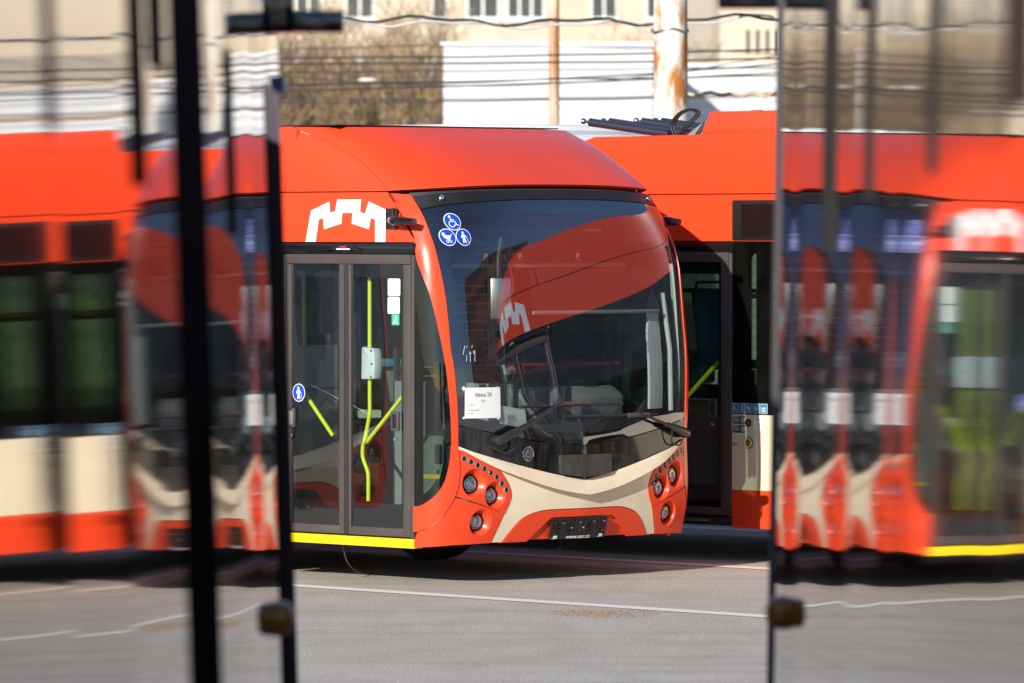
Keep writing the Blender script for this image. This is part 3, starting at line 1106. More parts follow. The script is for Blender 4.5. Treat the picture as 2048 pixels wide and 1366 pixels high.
        pts = [on(el[0] + d, el[1] - .012 + .0 * d, .03) for d in np.linspace(-.1, .12, 6)]
        MB().tube(pts, .015, 8).build('blade_clip', 'door_profile', w)
        q = on(piv[0], piv[1], .0)
        nn = (on(piv[0], piv[1], .05) - q).normalized()
        MB().lathe([(.032, 0), (.034, .05), (.026, .075), (.012, .082)], Matrix.Translation(q) @ nn.to_track_quat('Z', 'Y').to_matrix().to_4x4(), 16).build('wiper_pivot', 'wiper_black', w)
        sg = 1 if piv[0] < 0 else -1
        pts = spline([tuple(on(piv[0] - .03 * sg, piv[1] - .05, .01)), tuple(on(piv[0] + .06 * sg, piv[1] - .085, .03)), tuple(on(piv[0] + .15 * sg, piv[1] - .06, .03)),
                      tuple(on(piv[0] + .17 * sg, piv[1] + .03, .05))], 6)
        MB().tube(pts, .006, 6).build('washer_hose', 'rubber', w)

    # --- round camera studs on the cap, emblem, dark plate holder on the black panel
    for s in (-1.042, .95):
        q = FRONT(s * 1.0, 2.652, .004)
        nn = (FRONT(s, 2.652, .05) - FRONT(s, 2.652, 0)).normalized()
        MB().lathe([(.02, 0), (.02, .012), (.012, .016), (.008, .010)], Matrix.Translation(q) @ nn.to_track_quat('Z', 'Y').to_matrix().to_4x4(), 14).build('cap_screw', 'chrome', root)
    ec = (-.535, .893)
    em = empty('winged_emblem')
    em.parent = root
    er = MB()
    k = 36
    vs = []
    for r_, of in ((.052, .001), (.052, .007), (.048, .010), (.0435, .007), (.0435, .001)):
        vs += [FRONT(ec[0] + r_ * math.cos(2 * math.pi * j / k), ec[1] + r_ * math.sin(2 * math.pi * j / k), of) for j in range(k)]
    er.add(vs, [(i * k + j, i * k + (j + 1) % k, (i + 1) * k + (j + 1) % k, (i + 1) * k + j) for i in range(4) for j in range(k)])
    fixn(er.build('emblem_ring', 'chrome', em))
    fixn(patch(circle(ec, .044, 30), FRONT, .003, .002, grid=False).build('emblem_field', 'ink', em))
    # a feathered arrow: curved shaft, arrow head, three feathers and an eye
    sh = [(-.032, -.018), (-.012, -.028), (.014, -.026), (.036, -.012), (.034, -.004), (.012, -.014), (-.006, -.014), (-.016, -.004), (-.010, .016), (-.016, .018), (-.028, .0)]
    f1 = [(-.012, .000), (-.010, .034), (.004, .040), (.0, .004)]
    f2 = [(.003, .002), (.010, .036), (.022, .030), (.010, -.002)]
    f3 = [(.013, -.004), (.024, .022), (.034, .012), (.020, -.008)]
    decal([sh, f1, f2, f3], ec, 1, FRONT, .006, 'chrome', 'feathered_arrow', em, th=.003)
    bx = rrect(-.254, .238, .735, .877, .018)
    fixn(patch([(-.255, .877), (.232, .874), (.239, .862), (.241, .752), (.232, .742), (.10, .727), (0, .720), (-.10, .727), (-.245, .748), (-.254, .757)], FRONT, .034, .03).build('sensor_cover', 'black_plastic_dusty', root))
    # plate holder
    ph = empty('plate_holder')
    ph.parent = root
    for z0, z1, nm in ((.297, .325, 'text'),):
        fixn(patch([(-.305, .297), (.232, .297), (.232, .323), (-.305, .323)], FRONT, .022, .016, grid=True, h=.06).build('text_strip', 'black_plastic', ph))
    fr = [(-.305, .324), (.232, .324), (.232, .440), (-.305, .440)]
    cells = []
    cx0, cx1 = -.295, .222
    ws = [(-.29, -.19), (-.175, -.085), (.015, .105), (.12, .217)]
    slots = []
    for (a, b_) in ws:
        c_ = (a + b_) / 2
        for i, z in enumerate((.338, .355, .372, .389, .406)):
            hw = (.016, .024, .036, .026, .018)[i]
            slots.append([(c_ - hw, z - .0035), (c_ + hw, z - .0035), (c_ + hw, z + .0035), (c_ - hw, z + .0035)])
    fixn(patch(fr, FRONT, .018, .014, slots, grid=False, h=.06).build('holder_frame', 'black_plastic', ph))
    mb = MB()
    for a in (-.303, -.182, -.08, .01, .112, .226):
        patch([(a - .004, .326), (a + .004, .326), (a + .004, .438), (a - .004, .438)], FRONT, .026, .012, grid=False, mb=mb)
    patch([(-.305, .434), (.232, .434), (.232, .441), (-.305, .441)], FRONT, .028, .014, grid=False, mb=mb)
    fixn(mb.build('holder_ribs', 'black_plastic', ph))
    for s, z in ((-.27, .408), (-.195, .41), (-.11, .372), (.0, .372), (.10, .414), (-.27, .337), (.205, .34), (.205, .41), (-.035, .41), (-.035, .35)):
        MB().ball(FRONT(s, z, .021), .0085, 8).build('screw', 'chrome' if z > .36 and s > -.25 else 'black_plastic', ph)
    lettering('www.sor.cz', .036, (-.04, .311), FRONT, .0235, 'white_film', 'web_address', ph, True, width=.232)
    for s in (-.262, .183):
        decal([stroke([(-.022, -.008), (-.010, -.008), (-.010, .004), (-.016, .008), (.022, .008)], .006), stroke([(-.001, .006), (-.001, -.009)], .006),
               stroke([(.009, .006), (.009, -.009)], .006), stroke([(.019, .006), (.019, -.009)], .006)], (s, .312), 1, FRONT, .0235, 'white_film', 'maker_mark', ph)
    # stickers on the windscreen
    for nm, c_ in (('wheelchair', (-1.036, 2.489)), ('pram', (-1.098, 2.383)), ('cane', (-.979, 2.383))):
        st = fixn(patch(circle(c_, .059, 32), FRONT, .0015, .001).build('round_sticker', 'white_film', root, smooth=False))
        fixn(patch(circle(c_, .054, 32), FRONT, .0025, .001).build('sticker_field', 'blue_film', st, smooth=False))
        decal(glyphs[nm], c_, .047, FRONT, .0035, 'white_film', 'pictogram', st)
    # chalk-like handwriting on the glass
    decal([stroke([(-.03, -.03), (-.005, .05)], .004), stroke([(.012, .03), (.016, .05)], .003), stroke([(.0, -.09), (.006, -.03)], .003), stroke([(.03, -.015), (.06, -.018)], .004),
           stroke([(.045, .0), (.043, -.09)], .004), stroke([(.065, .03), (.078, .05)], .004), stroke([(.075, .0), (.085, -.02), (.098, .01)], .004), stroke([(.098, .01), (.09, -.09)], .004)],
          (-1.06, 1.605), .78, FRONT, .0015, 'pale_film', 'chalk_marks', root)

    # --- wheels
    for cx in (FW, RW):
        for sg in (-1, 1):
            w = empty('wheel', (cx, sg * 1.0, .47))
            w.parent = root
            Q = Matrix.Rotation(R(90), 4, 'X') if sg < 0 else Matrix.Rotation(R(-90), 4, 'X')
            MB().lathe([(.29, -.13), (.40, -.14), (.455, -.125), (.47, -.09), (.47, .09), (.455, .125), (.40, .14), (.29, .13)], Q, 40, False).build('tyre', 'rubber', w)
            MB().lathe([(.29, -.12), (.29, .12), (.265, .12), (.24, .06), (.12, .05), (.10, .10), (.001, .10)], Q, 32, False).build('rim', 'steel', w)
    # underfloor, wheel boxes and chassis
    MB().box(-11.9, -3.35, -1.2, 1.2, .27, .34).box(-1.75, -.55, -1.15, 1.15, .29, .36).box(-3.35, -1.75, -.65, .65, .25, .36).build('chassis', 'interior_dark', root)
    mb = MB().box(-3.2, -1.85, -1.2, -.6, .98, 1.03).box(-3.2, -1.85, .6, 1.2, .98, 1.03)
    for x in (-3.2, -1.85):
        mb.box(x - .01, x + .01, -1.22, -.6, .36, 1.0).box(x - .01, x + .01, .6, 1.22, .36, 1.0)
    mb.box(-3.2, -1.85, -.62, -.6, .36, 1.0).box(-3.2, -1.85, .6, .62, .36, 1.0)
    mb.build('wheel_box', 'interior_dark', root)

    # --- interior
    MB().box(-11.9, -.62, -1.20, 1.20, .345, .362).build('floor', 'speckled_floor', root)
    MB().box(-1.70, -.45, -1.22, -1.18, .362, .385).build('floor_edge', 'edge_yellow', root)
    MB().box(-11.9, -1.0, -1.2, 1.2, 2.42, 2.44).build('ceiling', 'interior_pale', root)
    MB().prism([(-.62, .36), (-.20, .6), (-.17, 1.0), (-.22, 1.02), (-.50, 1.10), (-.95, 1.02), (-1.0, .9), (-.9, .36)], -.62, 1.12).build('dashboard', 'interior_dark', root, bev=.02)
    fixn(MB().prism([(-.62, 1.05), (-.60, 1.26), (-.72, 1.33), (-.92, 1.28), (-1.0, 1.05)], .12, 1.02).build('instrument_binnacle', 'interior_grey', root, bev=.03))
    MB().box(-.50, -.40, -.1, .06, 1.06, 1.32).box(-.48, -.40, .2, .28, 1.1, 1.34).build('dash_terminal', 'black_plastic', root, bev=.015)
    # steering wheel
    c_ = Vector((-1.02, .52, 1.34))
    Q = Matrix.Translation(c_) @ Matrix.Rotation(R(-32), 4, 'Y')
    pts = [Q @ Vector((.235 * math.cos(a), .235 * math.sin(a), 0)) for a in np.linspace(0, 2 * math.pi, 37)[:-1]]
    sw = MB().tube(pts, .016, 8, True).build('steering_wheel', 'seat_shell', root)
    MB().tube([Q @ Vector((-.22, 0, 0)), Q @ Vector((0, 0, -.03)), Q @ Vector((.22, 0, 0))], .014, 6).tube([c_, c_ + Vector((.2, 0, -.4))], .03, 8).build('spokes', 'seat_shell', sw)
    # driver seat
    ds = fixn(MB().prism([(-1.75, .85), (-1.25, .87), (-1.22, .95), (-1.7, .97)], .28, .78).build('driver_seat', 'seat_shell', root, bev=.04))
    fixn(MB().prism([(-1.72, .9), (-1.62, .92), (-1.74, 1.65), (-1.86, 1.63)], .3, .76).build('seat_back', 'seat_shell', ds, bev=.04))
    # cab partition with guard bars
    pt = MB().box(-1.98, -1.95, .05, .09, .36, 2.4).box(-1.98, -1.95, 1.1, 1.14, .36, 2.4).box(-1.98, -1.95, .09, 1.1, .36, 1.0).build('cab_partition', 'interior_dark', root)
    mb = MB()
    for i in range(16):
        z = 1.05 + .065 * i
        mb.tube([(-1.96, .09, z), (-1.96, 1.1, z)], .007, 6)
    mb.build('guard_bars', 'rail_orange', pt)
    MB().box(-1.94, -.75, .02, .05, .36, 1.35).build('cab_door', 'interior_grey', root, bev=.01)
    # front destination display in the head of the windscreen
    MB().box(-.98, -.55, -.98, .98, 2.17, 2.20).box(-.98, -.95, -.98, .98, 2.2, 2.44).build('display_shelf', 'interior_grey', root, bev=.006)
    MB().box(-.93, -.82, -.9, .9, 2.23, 2.42).build('front_display', 'interior_dark', root, bev=.01)
    for y in (-.42, -.08, .5):
        MB().box(-.60, -.56, y - .02, y + .02, 2.21, 2.27).build('display_latch', 'chrome', root, bev=.004)
    # sun blind and its bar
    b_ = FRONT(.2, 1.9, -.1)
    patch([(-.32, 1.87), (.98, 1.87), (.98, 2.17), (-.32, 2.17)], FRONT, -.09, 0, h=.1).build('sun_blind', 'blind', root)
    mb = MB()
    pts = [FRONT(s, 1.87, -.09) for s in np.linspace(-.32, .98, 16)]
    mb.tube(pts, .014, 8).build('blind_bar', 'interior_grey', root)
    # passenger-side inner mirror seen from behind
    q = FRONT(-.555, 1.98, -.16)
    im = fixn(MB().add(*boxv(q, Vector((.78, -.62, 0)).normalized(), .075, .02, .145)).build('inner_mirror', 'steel', root, bev=.015))
    MB().tube([q + Vector((-.02, 0, .1)), q + Vector((-.06, .04, .28)), q + Vector((-.05, .06, .42))], .022, 8).build('mirror_stem', 'black_plastic', im)
    MB().tube(spline([tuple(q + Vector((.03, .01, -.03))), tuple(q + Vector((.07, .05, .05))), tuple(q + Vector((.04, .06, .18))), tuple(q + Vector((-.02, .05, .3)))], 5), .007, 6).build('mirror_lead', 'black_plastic', im)
    # pale window post and hinges on the driver's side
    fixn(patch([(1.20, 1.12), (1.33, 1.12), (1.34, 2.0), (1.30, 2.2), (1.24, 2.2), (1.21, 1.8)], FRONT, -.03, .03).build('cab_post', 'interior_pale', root))
    MB().tube([FRONT(1.12, 1.15, -.10), FRONT(1.13, 1.6, -.10), FRONT(1.10, 2.0, -.11)], .018, 8).build('cab_window_bar', 'interior_pale', root)
    # yellow rails
    dr = empty('door_rails')
    dr.parent = root
    yy = -1.19
    MB().tube(spline([(-.921, yy, 2.12), (-.921, yy, 1.62), (-.921, yy, 1.25), (-.923, yy, 1.16), (-.972, yy, .98), (-.99, yy, .94), (-.99, yy, .86), (-.945, yy, .77), (-.936, yy, .72), (-.936, yy, .56)], 5), .0145, 10).build('rail', 'lime_rail', dr)
    MB().tube([(-.972, yy + .02, .965), (-.62, yy + .02, 1.285)], .0145, 10).build('rail', 'lime_rail', dr)
    MB().tube([(-1.66, yy, 1.372), (-1.29, yy, 1.0)], .0145, 10).build('rail', 'lime_rail', dr)
    vb = fixn(MB().prism([(-.965, 1.40), (-.96, 1.62), (-.955, 1.625), (-.84, 1.615), (-.83, 1.58), (-.825, 1.50), (-.835, 1.405)], yy - .045, yy + .03).build('ticket_reader', 'interior_white', dr, bev=.012))
    for p in ((-.86, 1.60), (-.855, 1.51), (-.86, 1.42)):
        MB().ball((p[0], yy - .046, p[1]), .008, 8).build('screw', 'ink', vb)
    for x, y in ((-3.4, -.5), (-3.4, .5), (-5.0, -.9), (-6.5, -.9), (-8.0, .45), (-9.4, -.45)):
        MB().tube([(x, y, .37), (x, y, 2.42)], .0165, 8).build('stanchion', 'lime_rail', root)
    MB().tube([(-5.95, -1.15, .95), (-5.35, -1.15, 1.45)], .0165, 8).build('rail', 'lime_rail', d2)
    # seats
    for (x, y) in ((-2.25, -.85), (-2.9, -.85), (-2.3, .88), (-2.95, .88), (-3.75, .4), (-4.1, -.85), (-4.1, -.4), (-4.1, .85), (-4.9, .85), (-5.6, .85), (-7.2, -.85), (-7.2, .85), (-8.0, -.85), (-9.0, .85), (-9.0, -.85), (-10.4, .85)):
        z = 1.03 if -3.2 < x < -1.85 else (.8 if x > -7 else .95)
        s_ = fixn(MB().prism([(x, z + .38), (x + .42, z + .40), (x + .43, z + .46), (x - .02, z + .46)], y - .21, y + .21).build('seat', 'seat_blue', root, bev=.02))
        fixn(MB().prism([(x - .03, z + .42), (x + .05, z + .44), (x - .06, z + 1.02), (x - .12, z + 1.02)], y - .21, y + .21).build('seat_back', 'seat_blue', s_, bev=.025))
        MB().tube([(x - .09, y - .18, z + 1.0), (x - .09, y - .15, z + 1.07), (x - .09, y + .15, z + 1.07), (x - .09, y + .18, z + 1.0)], .014, 6).build('grab_handle', 'seat_shell', s_)
        MB().box(x + .1, x + .28, y - .12, y + .12, .36, z + .38).build('seat_plinth', 'interior_grey', s_)
    lin = MB().box(-11.9, -2.0, 1.205, 1.235, .362, 1.07).build('side_lining', 'interior_pale', root)
    for x in (-2.1, -3.75, -5.4, -7.05, -8.7, -10.3):
        MB().box(x - .07, x + .07, 1.20, 1.236, 1.072, 2.40).build('lining_post', 'interior_pale', lin)
    # speckled side of the cab pedestal with its yellow line, and a pole behind the quarter glass
    pd = MB().box(-1.02, -.50, -.66, -.63, .364, 1.0).build('cab_pedestal', 'speckled_floor', root)
    MB().box(-1.02, -.50, -.665, -.66, .70, .73).build('yellow_line', 'edge_yellow', pd)
    MB().tube([(-1.5, -.2, 1.25), (-1.47, -.2, 1.45), (-1.5, -.2, 2.0)], .02, 8).build('stanchion', 'lime_rail', root)
    # pale inner frame on the driver's side
    fixn(patch([(.86, 1.17), (1.03, 1.17), (1.05, 1.92), (1.0, 2.02), (.93, 1.93), (.88, 1.72)], FRONT, -.13, .02).build('cab_frame', 'interior_pale', root))
    # pale modesty screen by the front door and grey front wheel tub
    MB().box(-1.82, -1.79, -1.2, -.62, .75, 1.62).build('door_screen', 'interior_grey', root, bev=.01)
    return root


def boxv(c_, n_, hw, ht, hh):
    """box centred at c_, thin along n_, tall along z"""
    t = Vector((0, 0, 1)).cross(n_).normalized()
    z = Vector((0, 0, 1))
    vs = [c_ + t * a * hw + n_ * b_ * ht + z * d * hh for d in (-1, 1) for a, b_ in ((-1, -1), (1, -1), (1, 1), (-1, 1))]
    return vs, [(0, 3, 2, 1), (4, 5, 6, 7), (0, 1, 5, 4), (1, 2, 6, 5), (2, 3, 7, 6), (3, 0, 4, 7)]


def pictos():
    """white figures in unit coordinates"""
    G = {}
    G['wheelchair'] = [circle((-.30, .72), .17, 16), stroke([(-.28, .50), (-.18, .02), (.34, .02), (.58, -.52), (.80, -.46)], .13), stroke([(-.22, .26), (.26, .26)], .11),
                       stroke([(-.36, .06), (-.56, -.12), (-.62, -.38), (-.50, -.64), (-.24, -.78), (.04, -.72), (.24, -.50), (.30, -.28)], .11)]
    G['pram'] = [[(-.74, .62), (-.46, .70), (-.32, .46), (-.28, .28), (.50, .22), (.44, -.06), (.22, -.24), (-.34, -.24), (-.62, .0), (-.76, .34)], stroke([(.44, .18), (.74, .52)], .08),
                 ring((-.18, -.60), .18, .08, 20), ring((.28, -.60), .18, .08, 20), stroke([(-.2, -.24), (.22, -.42)], .07), stroke([(.16, -.24), (-.16, -.42)], .07)]
    G['cane'] = [circle((-.05, .66), .17, 16), [(-.20, .44), (.12, .44), (.30, .22), (.52, -.02), (.44, -.10), (.20, .10), (.18, -.16), (.36, -.82), (.18, -.86), (.02, -.28), (-.06, -.84), (-.26, -.84),
                                               (-.20, -.20), (-.22, .10), (-.36, -.10), (-.48, -.04), (-.34, .26)], stroke([(.48, -.10), (.70, -.84)], .05)]
    G['walker'] = [circle((.1, .72), .15, 12), stroke([(.0, .5), (-.16, .1), (-.10, -.3), (-.22, -.84)], .2), stroke([(-.02, .4), (.3, .08), (.5, .02)], .1), stroke([(.46, .04), (.5, -.84)], .06)]
    G['snow'] = [stroke([(-.8 * math.cos(a), -.8 * math.sin(a)), (.8 * math.cos(a), .8 * math.sin(a))], .12) for a in (0, R(45), R(90), R(135))]
    for a in range(8):
        t = R(45 * a)
        for d in (-.42, .42):
            G['snow'].append(stroke([(.45 * math.cos(t), .45 * math.sin(t)), (.45 * math.cos(t) + .3 * math.cos(t + d * 1.6), .45 * math.sin(t) + .3 * math.sin(t + d * 1.6))], .09))
    G['bike'] = [ring((-.45, -.05), .30, .09, 18), ring((.45, -.05), .30, .09, 18), stroke([(-.45, -.05), (-.12, .36), (.30, .36), (0, -.08), (-.45, -.05)], .08), stroke([(.45, -.05), (.24, .5), (.4, .56)], .08),
                 [(-.6, -.85), (.6, -.85), (.6, -.55), (-.6, -.55)]]
    return G


# extra materials used above
paint('spring_black', (.03, .03, .045), .22, .1, coat=.6, spec=.9)
paint('wiper_black', (.022, .021, .021), .26, .2, spec=.8)
paint('black_dusty', (.018, .017, .016), .09, .9, coat=.3, scale=5, stretch=(1, 3, .6))
paint('black_plastic_dusty', (.045, .045, .045), .35, .4, scale=9)
paint('pale_white', (.68, .80, .78), .4, .01)
paint('interior_white', (.62, .66, .64), .4, .03)
paint('rail_orange', (.62, .36, .20), .4, .05)
glass('pane_clear', (.9, .9, .92), 1.5, 0)
m, n, l, b = nodes_of('blind')
n.remove(b)
tr = n.new('ShaderNodeBsdfTransparent')
tr.inputs[0].default_value = (.3, .3, .32, 1)
df = n.new('ShaderNodeBsdfDiffuse')
df.inputs[0].default_value = (.05, .05, .055, 1)
mx = n.new('ShaderNodeMixShader')
mx.inputs[0].default_value = .45
l.new(tr.outputs[0], mx.inputs[1])
l.new(df.outputs[0], mx.inputs[2])
l.new(mx.outputs[0], n['Material Output'].inputs[0])

# ------------------------------------------------------------------ the ground
K2 = math.sqrt(.5)
mb = MB()
mb.add([(-700, -300, 0), (700, -300, 0), (700, 1400, 0), (-700, 1400, 0)], [(0, 1, 2, 3)])
tag(mb.build('ground', 'asphalt', smooth=False), 'grey brown asphalt of the bus depot yard', None, None, 'structure')
BUS = (.5105, 39.4745)


def bus_pt(lat, fwd):
    """yard point: lat metres to the bus's left, fwd metres ahead of the middle bus's nose"""
    return BUS[0] + K2 * (lat + fwd), BUS[1] + K2 * (lat - fwd)


line_names = ['white bay line in front of the middle trolleybus door side, nearest the camera', 'white bay line running under the shadow between the middle and right trolleybuses',
              'white bay line beyond the right trolleybus', 'white bay line left of the hidden left trolleybus']
for lat, lb in zip((-1.85, 1.85, 5.55), line_names):
    p = []
    for f_, d in ((-14, -.095), (9, -.095), (9, .095), (-14, .095)):
        p.append((*bus_pt(lat + d, f_), .004))
    o = MB().add(p, [(0, 1, 2, 3)]).build('bay_marking', 'line_paint', smooth=False)
    tag(o, lb, 'bay line', 'white bay lines on the yard', 'structure')

# dry straw litter blown into a patch
random.seed(4)
mb = MB()
for i in range(800):
    a = random.random() * 2 * math.pi
    r_ = random.random() ** .75
    x, y = .57 + .36 * r_ * math.cos(a), 36.05 + .40 * r_ * math.sin(a)
    t = random.random() * math.pi
    L_ = random.uniform(.006, .028)
    dx, dy = L_ * math.cos(t), L_ * math.sin(t)
    z = .001 + random.random() * .004
    w = .0011
    mb.tube([(x, y, z), (x + dx * .5, y + dy * .5, z + random.random() * .005), (x + dx, y + dy, z)], w, 3)
tag(mb.build('straw_litter', 'straw', smooth=False), 'thin patch of dry brown straw litter on the asphalt', None, None, 'stuff')

# ------------------------------------------------------------------ trolleybuses
bus = make_trolleybus()
bus.location = (*BUS, 0)
bus.rotation_euler = (0, 0, R(-45))
tag(bus, 'red and cream trolleybus in the middle with a paper notice in its windscreen', 'trolleybus', 'red and cream trolleybuses parked in a slanted row')


def copy_tree(o, parent=None):
    c_ = o.copy()
    col.objects.link(c_)
    if parent is not None:
        c_.parent = parent
    for ch in list(o.children):
        copy_tree(ch, c_)
    return c_


for lat, fwd, lb in ((3.7, 4.23, 'red and cream trolleybus with springs on its roof, seen behind the middle one at right'),
                     (-3.7, -4.30, 'red and cream trolleybus at left whose front shows in the middle bus door glass'),
                     (7.4, 8.46, 'red and cream trolleybus farthest to the right beyond the one with roof springs')):
    o = copy_tree(bus)
    o.location = (*bus_pt(lat, fwd), 0)
    o['label'] = lb

# things only the middle bus carries
INV = Matrix.Translation((*BUS, 0)) @ Matrix.Rotation(R(-45), 4, 'Z')
GF = lambda s, z, off=0.0: INV @ FRONT(s, z, off)
nt = patch([(-1.087, 1.148), (-.784, 1.146), (-.782, 1.356), (-1.083, 1.357)], GF, .003, .001, h=.06).build('paper_notice', 'paper', smooth=True)
tag(nt, 'white paper sheet taped to the windscreen, headed Vilnius 59', 'paper notice')
lettering('Vilnius 59', .040, (-.934, 1.306), GF, .0045, 'ink', 'heading', nt, width=.142)
lettering('32 Tr', .022, (-.934, 1.264), GF, .0045, 'ink', 'subheading', nt, width=.034)
for txt, z, w_ in (('nr. i. dabes nr.', 1.239, .062), ('nr. elektrobusas/2109', 1.203, .102), ('nr. s. dalis', 1.182, .052)):
    lettering(txt, .012, (-1.07 + w_ / 2, z), GF, .0045, 'interior_grey', 'small_print', nt, width=w_)
for s, z, a in ((-1.093, 1.352, 40), (-.806, 1.352, -40), (-1.093, 1.152, -40), (-.806, 1.15, 40)):
    d = .021
    q = [(s + d * math.cos(R(a + 90 * k + 45)) * (.9 if k % 2 else .55), z + d * math.sin(R(a + 90 * k + 45)) * (.55 if k % 2 else .9)) for k in range(4)]
    fixn(patch(q, GF, .0042, .0005, grid=False).build('tape_tab', 'interior_pale', nt, smooth=False))
n2 = fixn(patch([(-.79, 1.235), (-.66, 1.215), (-.535, 1.195), (-.51, 1.05), (-.64, 1.065), (-.755, 1.085)], lambda s, z, off=0.0: GF(s, z, off - .012 - .12 * max(0, 1.24 - z)), 0, .001, h=.04).build('loose_sheet', 'paper'))
tag(n2, 'creased white printed sheet lying on the dashboard beside the taped notice', 'paper sheet')
mb = MB()
for i in range(9):
    z = 1.165 - .008 * i
    patch([(-.70, z), (-.70 + random.uniform(.05, .11), z), (-.70 + .06, z - .003), (-.70, z - .003)], lambda s, z_, off=0.0: GF(s, z_, off - .012 - .12 * max(0, 1.24 - z_)), .002, .0005, grid=False, mb=mb)
mb.build('small_print', 'interior_grey', n2, smooth=False)
hose = MB().tube([INV @ Vector(p) for p in spline([(-1.24, -1.15, .27), (-1.265, -1.09, .14), (-1.33, -.95, .055), (-1.44, -.74, .014), (-1.55, -.56, .010)], 6)], .006, 6).build('hanging_hose', 'door_profile')
tag(hose, 'thin grey hose hanging from under the front door sill to the asphalt', 'hose')
sp = MB().tube([INV @ Vector(p) for p in ((-.25, .0, .30), (-.24, .01, .24), (-.25, -.02, .20))], [.004, .004, .009], 6).build('drain_tail', 'rubber')
tag(sp, 'short rubber drain tail dangling below the number plate holder', 'hose')

# ------------------------------------------------------------------ the two near coaches that frame the view


def profile(side):
    """(Y, X) of the coach flank at camera height, from the far corner towards the camera; gentle buckling of the panels"""
    # column of the photograph -> column of the yard that the flank shows there: fixes how each panel is turned
    if side < 0:
        k = [(-200, 1700), (5, 1535), (92, 1463), (112, 1400), (130, 1545), (238, 1463), (246, 1345), (325, 1172), (374, 1095), (384, 1290), (430, 1215), (447, 1172), (472, 1060), (500, 912),
             (511, 1010), (520, 1050), (548, 925), (562, 890)]
        X, Y = -.804, 20.0
    else:
        k = [(1553, 1110), (1572, 1020), (1586, 905), (1600, 980), (1613, 1110), (1640, 1060), (1690, 905), (1702, 990), (1714, 1095), (1745, 1040), (1782, 905), (1797, 945), (1826, 902),
             (1872, 824), (1932, 738), (1962, 716), (1986, 737), (2012, 690), (2048, 612), (2300, 300)]
        X, Y = .922, 20.0
    xs, vs = [q[0] for q in k], [q[1] for q in k]
    out = [(Y, X)]
    while Y > 6.4:
        px = FPX * X / Y
        tgt = float(np.interp(px + 1024, xs, vs)) - 1024
        a = Y / 39.5
        v = (tgt - px * (2 * a - 1)) / (2 * (1 - a))
        v += 9 * math.sin(Y * 21.0 + 2.1 * math.sin(Y * 3.1)) + 7 * math.sin(Y * 47.0 + 1.3)
        dy = .012
        X -= v / FPX * dy
        Y -= dy
        out.append((Y, X))
    return out


